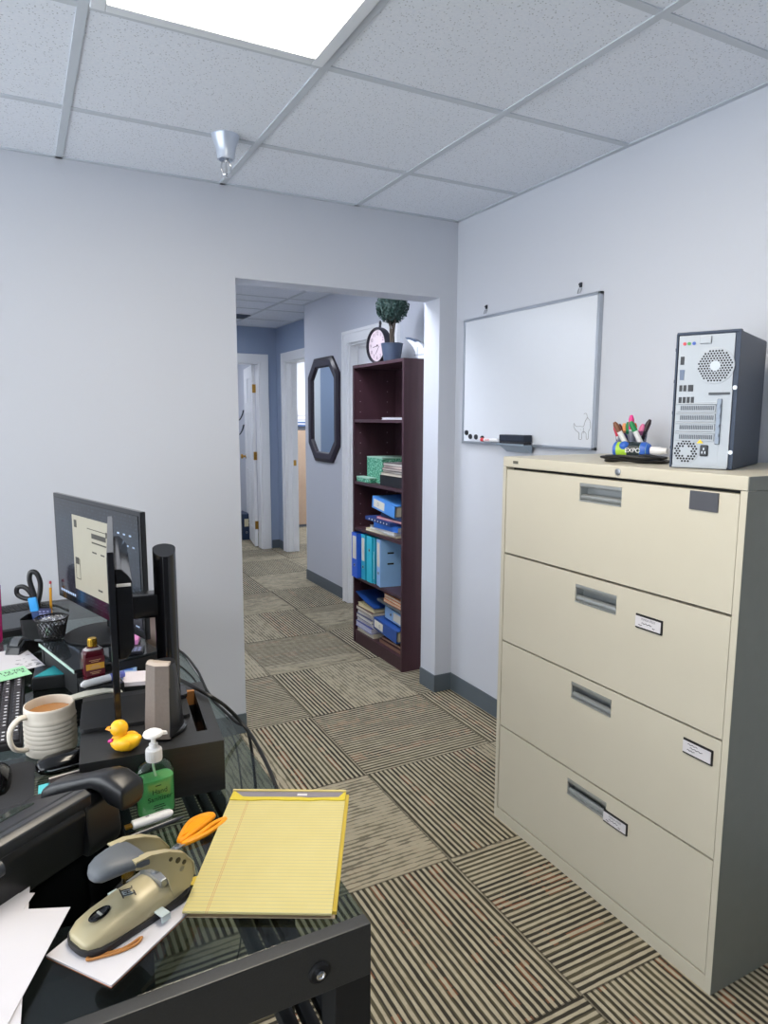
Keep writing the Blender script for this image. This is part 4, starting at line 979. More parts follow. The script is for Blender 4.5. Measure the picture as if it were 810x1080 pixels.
for i in range(6): pb(b, L1 - .14 + i * .018, L1 - .128 + i * .018, HH - .07 - (i % 2) * .028, HH - .066 - (i % 2) * .028, .0012, .002)
pb(b, L1 - .05, L1 - .03, .026, .029, .0012, .002)
b.build('icons', glow('icon_glow', '8fa0b8', .6), sc_, True)
b = MB(); pb(b, L1 / 2 - .035, L1 / 2 + .035, -.055, .10, -.062, -.038, .004); b.build('neck', M_bez, mn, True)
b = MB(); bc = c1 - f1 * .02; b.lathe([(0, 0), (.108, 0), (.11, .004), (.10, .009), (.03, .014), (0, .014)], (bc.x + .0, bc.y, TD + .0762), 36); b.build('base', M_blackm, mn, True)

# ---------------------------------------------------- speakers
def speaker(label, c, z, rz, group):
    t = thing('speaker', label, 'speaker', (c[0], c[1], z), rz, group)
    # local: front towards -y
    w0, d0, h = .052, .078, .142
    def ring(z, w, y0, y1): 
        pts = [(-w/2, y0), (w/2, y0)]
        return [(x, y, z) for x, y in pts] + [((w/2) * math.cos(a) * 1.0, y0 + (y1 - y0) * (.35 + .65 * math.sin(a)), z) for a in [PI * k / 8 for k in range(0, 9)]]
    b = MB(); b.loft([ring(.006, w0, -.030, .048), ring(.01, w0 + .002, -.031, .05), ring(h * .9, w0 - .006, -.022, .028), ring(h, w0 - .008, -.02, .024)]); b.build('cabinet', M_black, t)
    b = MB(); 
    b.loft([[(-w0/2, -.031, .005), (0, -.040, .005), (w0/2, -.031, .005), (w0/2, -.027, .005), (-w0/2, -.027, .005)], [(-w0/2 + .003, -.022, h + .001), (0, -.030, h + .001), (w0/2 - .003, -.022, h + .001), (w0/2 - .003, -.018, h + .001), (-w0/2 + .003, -.018, h + .001)]])
    b.build('grille', mat('speaker_bronze', '7b7068', .55, .25, var=.12, vs=200, bump=.3, bs=1500), t)
    b = MB(); b.loft([[(-w0/2 + .003, -.0225, h + .0012), (0, -.0305, h + .0012), (w0/2 - .003, -.0225, h + .0012), (w0/2 - .003, -.016, h + .0012), (-w0/2 + .003, -.016, h + .0012)], [(-w0/2 + .004, -.018, h + .006), (0, -.024, h + .006), (w0/2 - .004, -.018, h + .006), (w0/2 - .004, -.010, h + .006), (-w0/2 + .004, -.010, h + .006)]]); b.build('top_glint', mat('speaker_glint', 'b9aca0', .35, .2), t)  # pale wedge paints the reflection on top of the bronze grille
    b = MB(); b.lathe([(0, 0), (.030, 0), (.034, .003), (.034, .007), (.028, .009), (0, .009)], (0, .012, 0), 28, sx=.9, sy=1.15); b.build('foot', M_black, t)
    return t
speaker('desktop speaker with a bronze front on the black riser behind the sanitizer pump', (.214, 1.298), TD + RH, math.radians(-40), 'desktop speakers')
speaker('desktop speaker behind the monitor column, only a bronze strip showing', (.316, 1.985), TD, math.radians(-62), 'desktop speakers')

# ---------------------------------------------------- rubber duck
dkk = thing('rubber_duck', 'yellow rubber duck on the front edge of the black riser', 'duck', (.137, 1.262, TD + RH), math.radians(148))
M_duck = mat('duck_yellow', 'f4b81c', .38, var=.03)
b = MB()
body = []
for (x, w, z0, z1) in ((-.029, .004, .022, .027), (-.024, .011, .010, .030), (-.012, .0185, .001, .031), (.002, .021, .0, .030), (.014, .019, .001, .030), (.023, .012, .006, .026), (.027, .004, .012, .020)):
    body.append([(x, w * math.cos(a), (z0 + z1) / 2 + (z1 - z0) / 2 * math.sin(a)) for a in [2*PI*k/16 for k in range(16)]])
b.loft(body); b.build('body', M_duck, dkk, sharp=80)
b = MB(); b.ball((.011, 0, .041), (.0158, .0152, .0155)); b.cyl((.009, 0, .022), (.010, 0, .034), .0125, .011); b.build('head', M_duck, dkk)
b = MB(); b.loft([[(.022, -.007, .037), (.022, .007, .037), (.022, .006, .042), (.022, -.006, .042)], [(.034, -.006, .040), (.034, .006, .040), (.034, .005, .0415), (.034, -.005, .0415)]]); b.build('beak', mat('duck_beak', 'ee9a1c', .4), dkk)
for s in (-1, 1):
    b = MB(); b.ball((.022, s * .0085, .045), .0022, 10, 6); b.build('eye', M_ink, dkk)
    b = MB(); b.ball((-.004, s * .0185, .019), (.013, .005, .009)); b.build('wing', M_duck, dkk)
b = MB(); b.tube([(.018, .013, .024), (.0255, .009, .020), (.0275, .003, .016), (.026, -.004, .014)], .0032, 8, smooth=4); b.build('pink_bow', mat('duck_pink', 'd8338f', .4), dkk)

# ---------------------------------------------------- hand sanitizer
hs = thing('sanitizer_bottle', 'pump bottle of green hand sanitizer in front of the black riser', 'bottle', (.175, 1.196, TD), math.radians(8))
M_bot = glassy('clear_bottle', 'eef4ee', .05, .035)
M_gel = bpy.data.materials.new('green_gel'); g = G(M_gel)
tr = g.n('ShaderNodeBsdfTransparent'); tr.inputs[0].default_value = (*lin('86dc98'), 1)
df = g.n('ShaderNodeBsdfPrincipled'); df.inputs['Base Color'].default_value = (*lin('86dd9c'), 1); df.inputs['Roughness'].default_value = .15
tl = g.n('ShaderNodeBsdfTranslucent'); tl.inputs[0].default_value = (*lin('9cf0b0'), 1)
a_ = g.n('ShaderNodeMixShader'); a_.inputs[0].default_value = .5; g.t.links.new(df.outputs[0], a_.inputs[1]); g.t.links.new(tl.outputs[0], a_.inputs[2])
mx = g.n('ShaderNodeMixShader'); mx.inputs[0].default_value = .72; g.t.links.new(tr.outputs[0], mx.inputs[1]); g.t.links.new(a_.outputs[0], mx.inputs[2]); g.end(mx.outputs[0])
def rings(spec, n=5): return [[(x, y, z) for x, y in rrect(w, d, min(r, d / 2 - .0005), n)] for w, d, r, z in spec]
b = MB(); b.loft(rings([(.056, .030, .012, 0), (.063, .036, .014, .003), (.064, .037, .014, .008), (.064, .037, .014, .078), (.060, .035, .015, .088), (.046, .030, .0145, .0955), (.026, .024, .0115, .099), (.024, .024, .0115, .104)]), cap=True); b.build('bottle', M_bot, hs, sharp=60)
b = MB(); b.loft(rings([(.054, .029, .012, .0025), (.060, .0335, .013, .006), (.061, .0345, .013, .010), (.061, .0345, .013, .069), (.061, .0345, .013, .070)])); b.build('gel', M_gel, hs, sharp=60)
M_pump = mat('pump_white', 'eceae8', .35, var=.02)
b = MB(); b.lathe([(0, .1005), (.0135, .1005), (.0135, .121), (.012, .1225), (.0075, .123), (.0075, .131), (.006, .132), (0, .132)], seg=28)
for k in range(20): a = k * PI / 10; b.cyl((.0134 * math.cos(a), .0134 * math.sin(a), .102), (.0134 * math.cos(a), .0134 * math.sin(a), .12), .0008, seg=6)
b.build('collar', M_pump, hs)
b = MB(); b.cyl((0, 0, .128), (0, 0, .146), .0042); b.build('stem', M_pump, hs)
b = MB(); b.lathe([(0, .143), (.009, .143), (.0155, .1455), (.0165, .148), (.015, .152), (.009, .1555), (0, .157)], seg=28, sx=1.05); b.loft([[(.008, -.006, .1455), (.008, .006, .1455), (.008, .005, .1525), (.008, -.005, .1525)], [(.024, -.004, .143), (.024, .004, .143), (.024, .0035, .147), (.024, -.0035, .147)]]); b.build('pump_head', M_pump, hs)
b = MB(); b.tube([(0, 0, .128), (-.002, 0, .09), (.004, 0, .05), (-.010, 0, .006)], .0022, 8, smooth=5); b.build('dip_tube', mat('dip_tube', 'c8e8cf', .3), hs)
lettering('lettering', 'Hand\nSanitizer', .0125, frame((.002, -.0189, .046), (1, 0, 0), (0, 0, 1)), mat('print_darkgreen', '0e3b26', .5), hs)
b = MB()
for z, w in ((.024, .018), (.020, .022), (.016, .014), (.060, .010)): b.bx(-w/2, w/2, -.0192, -.0188, z, z + .0015)
b.build('small_print', MATS['print_darkgreen'], hs)

# white stick with metal tip and a dark pen before it
us = thing('usb_stick', 'white rounded stick with a metal tip lying in front of the sanitizer bottle', 'usb stick', (.1585, 1.168, TD), math.radians(9))
b = MB(); b.loft([[(x, .0095 * k * math.cos(a), .0075 + .0075 * k * math.sin(a)) for a in [2*PI*q/16 for q in range(16)]] for x, k in ((-.029, .8), (-.028, .95), (-.02, 1), (.03, .98), (.037, .8), (.041, .4))]); b.build('body', M_white, us)
b = MB(); b.bx(-.041, -.0285, -.0045, .0045, .005, .0098, .0004); b.build('plug', M_brass, us)
b = MB(); b.bx(-.006, .0, -.0015, .0015, .0148, .0153); b.build('mark', mat('mark_grey', '9a9aa0', .5), us)
pnn = thing('pen', 'clear-barrelled dark pen lying just in front of the white stick', 'pen', (.155, 1.142, TD + .0045), math.radians(12))
X2 = frame((0, 0, 0), (0, 1, 0), (0, 0, 1))
b = MB(); b.lathe([(0, -.06), (.0042, -.06), (.0042, .045), (.003, .052), (.001, .062), (0, .062)], M=X2, seg=14); b.build('barrel', mat('pen_smoke', '3a3d42', .12), pnn)
b = MB(); b.lathe([(0, -.066), (.0046, -.066), (.0046, -.02), (.0044, -.02)], M=X2, seg=14); b.bx(-.062, -.025, -.001, .001, .0045, .006); b.build('cap', M_blackg, pnn)

# ---------------------------------------------------- orange-handled scissors
so = thing('scissors', 'scissors with orange handles, partly under the yellow legal pad', 'scissors', (.186, 1.072, TD), math.radians(33))
M_or = mat('handle_orange', 'f09a15', .35, var=.03)
b = MB(); b.tube([(.012, .004, .006), (.03, .016, .008), (.06, .026, .009), (.085, .018, .009), (.09, .006, .009), (.07, .004, .008), (.04, .004, .007)], .0052, 10, True, smooth=5, flat=1.0)
b.prism([(p.x, p.y) for p in catmull([V((.018, .008)), V((.035, .019)), V((.06, .027)), V((.084, .018)), V((.086, .008)), V((.05, .005))], 4, True)], .006, .012, None); b.build('handle', M_or, so)
b = MB(); b.tube([(.01, -.002, .004), (.04, -.008, .006), (.075, -.010, .008), (.095, -.018, .008), (.075, -.022, .008), (.04, -.016, .006)], .0042, 10, True, smooth=5); b.build('handle', M_or, so)
b = MB(); b.prism([(.02, .003), (.02, -.008), (-.095, -.002), (-.1, .002)], .0045, .006); b.build('blade', M_steel, so)
b = MB(); b.prism([(.02, .008), (.02, -.003), (-.1, -.004), (-.095, .001)], .0028, .0043); b.build('blade', M_steel, so)
b = MB(); b.cyl((0, 0, .002), (0, 0, .0078), .0042, seg=14); b.build('pivot_screw', M_chrome, so)

# ---------------------------------------------------- yellow legal pad
pad = thing('legal_pad', 'yellow ruled legal pad hanging over the right edge of the desk', 'notepad', (.3285, .9985, TD + .0005), math.radians(-28.2))
pw, pl = .209, .318
def pad_mat():
    m = bpy.data.materials.new('ruled_yellow'); g = G(m); s_ = g.sep(g.coord())
    y = g.m('DIVIDE', g.m('ADD', s_[1], pl / 2), .0078)
    line = g.m('LESS_THAN', g.m('FRACT', y), .10)
    line = g.m('MULTIPLY', line, g.m('LESS_THAN', s_[1], pl / 2 - .035))
    a = g.m('ABSOLUTE', g.m('SUBTRACT', s_[0], -pw / 2 + .034)); red = g.m('LESS_THAN', g.m('ABSOLUTE', g.m('SUBTRACT', a, .0013)), .0006)
    c = g.mix(g.noise(g.coord(), 25, 2), lin('bfb273'), lin('c8bc7f'))
    c = g.mix(g.m('MULTIPLY', line, .6), c, lin('7f8c86')); c = g.mix(g.m('MULTIPLY', red, .55), c, lin('b07a52'))
    g.end(g.bsdf(c, .75)); return m
M_pad = pad_mat(); M_yel = mat('pad_edge_yellow', 'c2aa3c', .7, var=.08, bump=.5, bs=900)
b = MB(); b.bx(-pw/2 + .004, pw/2 + .004, -pl/2 + .003, pl/2 - .003, 0, .0012); b.build('backing_board', mat('pad_card', '9c8b72', .8), pad)
b = MB(); b.bx(-pw/2 + .0045, pw/2 + .006, -pl/2 + .010, pl/2 - .004, .0013, .006); b.build('lower_pages', M_yel, pad)
b = MB(); n = 18; r1 = []; 
for i in range(n + 1):
    y = -pl/2 + pl * i / n; lift = .0025 * (1 - i / n) ** 2
    r1.append([(-pw/2, y, .0062 + lift), (pw/2, y, .0062 + lift * .4), (pw/2, y, .0092 + lift * .4), (-pw/2, y, .0092 + lift)])
b.loft(r1); b.build('top_pages', M_pad, pad, sharp=30)
b = MB(); b.bx(-pw/2 - .0003, pw/2 + .0003, pl/2 - .003, pl/2 + .0015, 0, .0128, .0006); b.build('binding', mat('bind_tan', 'cdbb78', .7), pad)
b = MB(); b.prism([(-pw/2 + .006, pl/2 - .0035), (pw/2 - .004, pl/2 - .0035), (pw/2 - .012, pl/2 - .021), (-pw/2 + .02, pl/2 - .021)], .0098, .0106); b.build('grey_strip', mat('strip_grey', '7d7880', .6, var=.15), pad)
b = MB(); b.bx(.016, .034, pl/2 - .016, pl/2 - .010, .0106, .0109); b.build('strip_print', mat('strip_white', 'd2d0d4', .6), pad)
b = MB()
random.seed(5)
pts = [(-pw/2 + .001, pl/2 - .004), (-pw/2 + .005, pl/2 - .004), (-pw/2 + .022, pl/2 - .021)] + [(-pw/2 + .022 + (pw - .036) * k / 10, pl/2 - .0225 + random.uniform(-.0012, .0012)) for k in range(1, 10)] + [(pw/2 - .012, pl/2 - .021), (pw/2 - .003, pl/2 - .004), (pw/2, pl/2 - .004), (pw/2, pl/2 - .030)] + [(pw/2 - pw * k / 10, pl/2 - .031 + random.uniform(-.002, .002)) for k in range(1, 10)] + [(-pw/2, pl/2 - .031)]
b.prism(pts, .0094, .0112); b.build('torn_stub', mat('stub_yellow', 'c8b534', .65, var=.15, vs=120, bump=.4), pad)
b = MB(); b.prism([(-pw/2 + .001, -pl/2 + .085), (-pw/2 - .012, -pl/2 + .08), (-pw/2 - .006, -pl/2 + .073), (-pw/2 - .014, -pl/2 + .066), (-pw/2 + .001, -pl/2 + .062)], .004, .0056); b.build('torn_flap', M_yel, pad)

# ---------------------------------------------------- hole punch on a white pad
ux = V((.132, .062)).normalized(); ang = math.atan2(ux.y, ux.x)
nt = thing('note_paper', 'square white note pad with a brown edge lying under the hole punch', 'paper', (.092, .925, TD), math.radians(37.5))
b = MB(); b.bx(-.085, .085, -.057, .057, .0012, .004, .0003); b.build('sheets', M_paper, nt); b = MB(); b.bx(-.085, .085, -.057, .057, 0, .0012); b.build('backing', mat('note_brown', 'b0683c', .7), nt)
TP = TD + .004
hp = thing('hole_punch', 'putty-coloured hole punch with a grey lever grip on the near corner of the desk', 'hole punch', (.100, .943, TP), ang)
M_put = mat('punch_putty', 'b5aa88', .36, .1, var=.04); M_pgrip = mat('punch_grip_grey', '585d63', .5, var=.08, bump=.1); M_pbase = mat('punch_base_black', '1e1f22', .5)
def pring(x, w, z0, z1, k=.5):
    # dome-like cross section
    pts = []
    for i in range(13):
        a = PI * i / 12; pts.append((x, -w/2 * math.cos(a) * (1 if True else 0), z0 + (z1 - z0) * (math.sin(a) ** k)))
    return pts
b = MB()
b.loft([[(x, y, z) for x, y in pl_] for z, pl_ in ((0, rrect(.170, .072, .03, 6, .0, 0)), (.003, rrect(.173, .075, .031, 6)), (.010, rrect(.173, .075, .031, 6)))]); b.build('base', M_pbase, hp)
b = MB(); b.loft([pring(-.083, .026, .0095, .0125), pring(-.079, .046, .0095, .019), pring(-.066, .062, .0095, .026), pring(-.045, .068, .0095, .032, .6), pring(-.01, .070, .0095, .038, .62), pring(.03, .066, .0095, .041, .6), pring(.062, .058, .0095, .036, .6), pring(.078, .048, .0095, .026), pring(.083, .03, .0095, .014)]); b.build('cover', M_put, hp, sharp=50)
b = MB(); M_ = frame((-.048, 0, .0312), (1, 0, .14), (0, 1, 0)); b.lathe([(0, 0), (.011, 0), (.0115, .0015), (.009, .0022), (.007, .001), (0, .001)], M=M_, seg=28, sx=1.35, sy=.8); b.build('window_button', M_blackg, hp)
b = MB(); b.box((-.048, 0, .0328), (.003, .010, .0012)); b.build('window_mark', mat('mark_pale', 'b8b6aa', .4), hp)
# crest: an H between two bars on a pale square
M_ = frame((-.006, 0, .0385), (.30, .95, 0), (-.95, .30, .10))
b = MB(); b.box((0, 0, 0), (.013, .013, .001), M=M_); b.build('badge', mat('badge_silver', 'aebac0', .3, .4), hp)
b = MB()
for (x, y, w, h) in ((0, .0082, .022, .0016), (0, -.0082, .022, .0016), (-.0062, 0, .0015, .016), (.0062, 0, .0015, .016), (-.0022, 0, .0012, .009), (.0022, 0, .0012, .009), (0, 0, .0044, .0012)): b.box((x, y, .0008), (w, h, .0006), M=M_)
b.build('crest', M_ink, hp)
# lever: two cheek plates rising to the grip
side_prof = [(.074, .014), (.083, .03), (.080, .052), (.066, .072), (.040, .088), (.012, .098), (-.012, .100), (-.010, .086), (.012, .078), (.030, .062), (.040, .045), (.046, .014)]
for s in (-1, 1):
    b = MB(); y = s * .029; b.prism(side_prof, -.002, .002, frame((0, y, 0), (1, 0, 0), (0, 0, 1)), .0006)
    pts = [(.083, .03), (.080, .052), (.066, .072), (.040, .088), (.012, .098), (-.012, .100)]
    b.loft([[(x, y - .0055 , z - .001), (x, y + .0055, z - .001), (x, y + .0055, z + .0012), (x, y - .0055, z + .0012)] for x, z in pts])
    ckp = b.build('lever_cheek', M_put, hp)
    b = MB()
    for (x, z, r) in ((.056, .066, .0042), (.066, .058, .0034), (.044, .074, .003)): b.lathe([(0, 0), (r, 0), (r, .0006), (r * .55, .001), (0, .0008)], M=frame((x, y + (-.0021 if s < 0 else .0021), z), (1, 0, 0), (0, 0, -s if s > 0 else 1)), seg=14)
    b.build('rivet', mat('rivet_dark', '4a463a', .3, .6), ckp)
b = MB(); b.cyl((.062, -.031, .05), (.062, .031, .05), .004); b.cyl((.04, 0, .014), (.04, 0, .05), .007); b.bx(.03, .058, -.026, .026, .034, .046, .002); b.build('pivot_bar', M_steel, hp)
b = MB()
def grip(x, w, z, h): return [(x, w/2 * math.cos(a) * abs(math.cos(a)) ** -.35 if abs(math.cos(a)) > .05 else 0, z + h/2 * math.sin(a)) for a in [2*PI*k/16 + .1 for k in range(16)]]
b.loft([grip(.010, .066, .089, .020), grip(-.002, .067, .092, .023), grip(-.020, .058, .094, .024), grip(-.038, .048, .094, .024), grip(-.050, .038, .092, .020), grip(-.056, .022, .090, .012), grip(-.058, .01, .089, .005)]); b.build('lever_grip', M_pgrip, hp, sharp=60)
M_clip = mat('guide_frosted', 'c9d6d6', .25, var=.03)
for s, x in ((-1, .018), (1, .0)):
    b = MB(); b.bx(x - .006, x + .008, min(s * .030, s * .052), max(s * .030, s * .052), .012, .0135, .0004); b.bx(x - .006, x + .008, min(s * .0505, s * .052), max(s * .0505, s * .052), .004, .0135, .0003); b.build('paper_guide', M_clip, hp)
rb = MB(); rb.tube([(.038, .882, TP + .002), (.052, .880, TP + .002), (.075, .878, TP + .002), (.096, .882, TP + .002), (.104, .889, TP + .003), (.101, .891, TP + .002), (.08, .882, TP + .002), (.055, .8845, TP + .002), (.042, .887, TP + .002), (.037, .886, TP + .002)], .0019, 8, True, smooth=5, flat=.9)
tag(rb.build('rubber_band', mat('band_brown', 'b47a3e', .6), loc=(.07, .883, TP)), 'brown rubber band lying on the note pad beside the hole punch', 'rubber band')

# ---------------------------------------------------- loose white sheets at the near left
def sheet(name, label, poly, z, th=.0008, m=None, curl=0, group='loose white sheets at the near corner'):
    cx = sum(p[0] for p in poly) / len(poly); cy = sum(p[1] for p in poly) / len(poly)
    b = MB(); b.prism([(x - cx, y - cy) for x, y in poly], 0, th)
    o = b.build(name, m or M_paper, None); o.location = (cx, cy, z); return tag(o, label, 'paper', group)
def rectpoly(corner, d, w, l):
    """corner, direction d of the edge running away (length l), width w to its left"""
    d = V(d).normalized(); n = V((-d.y, d.x)); c = V(corner)
    return [tuple(c), tuple(c + n * w), tuple(c + n * w + d * l), tuple(c + d * l)][::-1]
sheet('paper_sheet', 'white sheet farthest back of the three loose sheets, at the left edge of the photo', rectpoly((-.0255, 1.076), (-.05, -1), -.216, .279), TD + .0125, .0008)
sheet('paper_sheet', 'white sheet between the other two loose sheets, its corner just behind the front one', rectpoly((-.020, 1.042), (-.44, -.90), -.216, .279), TD + .0135, .0008)
sheet('paper_sheet', 'front white sheet with a corner nearly touching the hole punch', rectpoly((.0235, .985), (-.40, -.92), -.216, .279), TD + .0145, .0008)
sheet('paper_stack', 'stack of white paper under the three loose sheets at the left edge of the photo', rectpoly((-.005, .982), (-.36, -.93), -.20, .25), TD + .0002, .0122)

# ---------------------------------------------------- desk phone, seen from behind
ph = thing('desk_phone', 'black desk telephone seen from behind, left of the sanitizer bottle', 'telephone', (.006, 1.083, TD), math.radians(36.4))
M_ph = mat('phone_black', '141518', .36, var=.12, bump=.08, bs=700)
Mx = frame((0, 0, 0), (0, 1, 0), (0, 0, 1))     # polygon (y,z), extruded along +x
b = MB(); b.prism([(.012, 0), (.004, .004), (-.006, .080), (.004, .108), (.020, .116), (.185, .040), (.19, .012), (.186, 0)], -.125, .060, Mx, .004); b.build('body', M_ph, ph)
b = MB(); b.prism([(-.016, .098), (-.018, .118), (-.004, .124), (.055, .098), (.050, .088), (.004, .094)], -.115, .062, Mx, .003); dsp = b.build('display_hood', mat('phone_hood', '26282b', .3, var=.1), ph)
b = MB(); M_ = frame((-.03, .105, .0775), (1, 0, 0), (0, .9, -.42)); b.box((0, 0, .0), (.13, .05, .003), M=M_); b.build('display', mat('phone_lcd', '39423f', .15), ph)
b = MB()
for i in range(4):
    for j in range(3): b.box((-.05 + j * .02, -.005 - i * .0135 + .06 - .02, .001), (.014, .009, .004), .001, M=frame((0, .115, .0735), (1, 0, 0), (0, .9, -.42)))
b.build('keypad', mat('phone_keys', '3a3c40', .4), ph)
b = MB(); b.prism([(-.012, 0.02), (-.005, .088), (.012, .100), (.19, .03), (.19, 0), (-.006, 0)], .058, .125, Mx, .006); b.build('cradle', M_ph, ph)
def hsr(y, z, w, h): return [(.104 + w/2 * math.copysign(abs(math.cos(a)) ** .6, math.cos(a)), y + 0, z + h/2 * math.copysign(abs(math.sin(a)) ** .6, math.sin(a))) for a in [2*PI*k/16 for k in range(16)]]
b = MB(); b.loft([hsr(-.062, .104, .040, .022), hsr(-.058, .106, .052, .046), hsr(-.030, .112, .054, .052), hsr(-.012, .119, .050, .036), hsr(.012, .116, .042, .026), hsr(.05, .100, .040, .024), hsr(.085, .083, .046, .032), hsr(.105, .072, .052, .040), hsr(.125, .062, .05, .034), hsr(.132, .058, .036, .02)])
b.build('handset', M_ph, ph, sharp=60)
b = MB(); b.cyl((-.095, -.019, .09), (-.125, -.019, .09), .012); b.bx(-.14, -.112, -.02, .03, .06, .105, .006); b.build('hinge_block', mat('phone_hinge', '2d3138', .4), ph)
for ch_ in ph.children: ch_.scale = (1, 1, .95)
b = MB(); pts = []
for i in range(26 * 8):
    t_ = i / 8; s_ = t_ / 26; c0 = V((-.105 + .098 * s_, 1.262 + .012 * math.sin(s_ * 5), TD + .0065)); pts.append(c0 + V((.0, math.cos(t_ * 2 * PI) * .0048, math.sin(t_ * 2 * PI) * .0048)))
b.tube(pts, .0014, 6); tag(b.build('handset_cord', M_cable, loc=(-.055, 1.262, TD)), 'curly black telephone cord behind the desk phone', 'cord')

# ---------------------------------------------------- mouse and pad
mp = thing('mouse_pad', 'black mouse pad with rounded corners at the left edge of the photo', 'mouse pad', (-.125, 1.408, TD), math.radians(-2))
b = MB(); b.prism(rrect(.22, .20, .025, 6), 0, .0025); b.build('pad', mat('pad_cloth', '2a2b2f', .85, var=.15, vs=300, bump=.3, bs=2000), mp)
ms = thing('computer_mouse', 'black computer mouse on the mouse pad at the left edge of the photo', 'mouse', (-.083, 1.437, TD + .0026), math.radians(85))
b = MB(); b.loft([[(x, w/2 * math.cos(a), max(0, h * math.sin(a) ** .8 if math.sin(a) > 0 else 0)) for a in [PI * k / 14 for k in range(15)]] for x, w, h in ((-.055, .03, .01), (-.05, .048, .022), (-.03, .06, .034), (0, .06, .036), (.03, .056, .028), (.048, .046, .018), (.055, .03, .008))]); b.build('shell', M_blackg, ms, sharp=60)
b = MB(); b.cyl((.026, -.004, .031), (.026, .004, .031), .008, seg=16); b.build('wheel', M_rubber, ms)
b = MB(); b.bx(.0, .054, -.0006, .0006, .028, .0362); b.build('button_gap', M_blackm, ms)

# ---------------------------------------------------- mug
mg = thing('mug', 'cream ribbed mug with tea in it on the glass desk', 'mug', (.021, 1.546, TD), math.radians(205))
M_mug = mat('mug_cream', 'd9d0c2', .4, var=.05, vs=40)
prof = [(0, .002), (.040, .002), (.047, 0), (.0505, .004)]
for i in range(7):
    z = .012 + i * .0098; prof += [(.0500, z), (.0516, z + .003), (.0500, z + .0075)]
prof += [(.0495, .084), (.0490, .097), (.0485, .101), (.0465, .102), (.045, .100), (.0445, .084), (.0445, .012), (.04, .008), (0, .008)]
b = MB(); b.lathe(prof, seg=48); b.build('cup', M_mug, mg, sharp=75)
b = MB(); b.tube([(.047, 0, .086), (.062, 0, .088), (.079, 0, .074), (.083, 0, .052), (.076, 0, .030), (.060, 0, .020), (.048, 0, .020)], [.0075, .007, .0065, .007], 12, smooth=6, flat=.75); b.build('handle', M_mug, mg)
b = MB(); b.lathe([(0, .0835), (.0443, .0835), (.0443, .082), (0, .08)], seg=40); b.build('tea', mat('tea_brown', 'b07a44', .12, var=.03), mg)
cs = thing('coaster', 'clear round glass coaster behind the mug', 'coaster', (.075, 1.68, TD)); b = MB(); b.lathe([(0, 0), (.042, 0), (.044, .003), (.042, .006), (0, .006)], seg=32); b.build('disc', glassy('coaster_glass', 'cfd9d6', .05, .08), cs)

# ---------------------------------------------------- keyboard
kb = thing('keyboard', 'black keyboard with white key legends left of the mug', 'keyboard', (-.098, 1.79, TD), math.radians(-1))
b = MB(); b.bx(-.068, .068, -.215, .215, 0, .016, .004); b.build('case', mat('keyboard_black', '1a191d', .5), kb)
b = MB(); lg_ = MB(); random.seed(2)
for r in range(6):
    for c in range(22):
        x = .054 - r * .0205 - (.004 if r else 0); y = -.2 + c * .0192
        b.bx(x - .0085, x + .0085, y - .0085, y + .0085, .015, .0215, .0015, seg=1)
        if random.random() < .85: lg_.bx(x - .001, x + .0045, y - .002, y + .003, .0215, .0218)
b.build('keys', mat('key_black', '211e24', .45, var=.15), kb); lg_.build('key_legends', mat('legend_white', 'dcdce2', .6), kb)

# ---------------------------------------------------- papers behind the keyboard
pp = sheet('paper_sheet', 'white printed sheet lying behind the green slip at the left', rectpoly((.024, 2.035), (-.35, -.09), -.20, .26), TD + .018, .0008, None, group='papers behind the keyboard'); pp['category'] = 'paper'
pp.location.z = TD + .0225
b = MB()
random.seed(9)
for i in range(26):
    x = random.uniform(-.055, .01); y = 2.045 + random.uniform(.0, .11) ; 
    b.bx(x, x + random.uniform(.004, .014), y, y + .003, TD + .0232, TD + .0235)
pr = b.build('print', mat('print_soft', '6a6a72', .7), None); pr.parent = pp; pr.location = (-pp.location.x, -pp.location.y, -pp.location.z)
gp = sheet('paper_slip', 'pale green slip with dark lettering lying over the top of the keyboard', [(-.008, 1.975), (-.028, 2.052), (-.16, 2.008), (-.14, 1.931)], TD + .0240, .0008, mat('paper_green', '9fd9ae', .75, var=.03)); gp['group'] = 'papers behind the keyboard'
t_ = lettering('lettering', 'M N 704\n  LOT Z', .019, frame((-.058 - gp.location.x, 2.010 - gp.location.y, .0010), (.95, .30, 0), (-.3, .95, 0)), M_ink, gp)
tb = thing('index_box', 'small black box with a teal card on top, behind the mug', 'box', (.044, 1.948, TD), math.radians(-6))
b = MB(); b.bx(-.05, .045, -.045, .045, 0, .034, .004); b.build('box', M_black, tb); b = MB(); b.prism([(-.044, -.036), (.03, -.04), (.042, .03), (.0, .04)], .034, .036); b.build('teal_card', mat('card_teal', '1f8f97', .5), tb)
# tape dispenser, pen cup, bowl of clips, notebook computer
tp = thing('tape_dispenser', 'black curved tape dispenser in front of the laptop', 'tape dispenser', (-.018, 2.235, TD), math.radians(60))
b = MB(); b.prism([(-.075, 0), (.06, 0), (.068, .012), (.05, .022), (.012, .028), (-.012, .05), (-.045, .058), (-.07, .045), (-.08, .02)], -.022, .022, frame((0, 0, 0), (1, 0, 0), (0, 0, 1)), .005); b.build('body', M_blackg, tp)
b = MB(); b.cyl((-.04, -.012, .034), (-.04, .012, .034), .03, seg=28); b.build('tape_roll', mat('tape_smoke', '4a4d52', .25), tp)
b = MB(); b.bx(.062, .067, -.012, .012, .012, .022, .0005); b.build('cutter', M_steel, tp)
lp = thing('laptop', 'black closed laptop lying near the back wall at the left edge of the photo', 'laptop', (-.085, 2.60, TD), math.radians(14))
b = MB(); b.prism(rrect(.25, .34, .012, 4), 0, .022, None, .002); b.build('base', mat('laptop_dark', '24272c', .4, var=.1, bump=.05), lp)
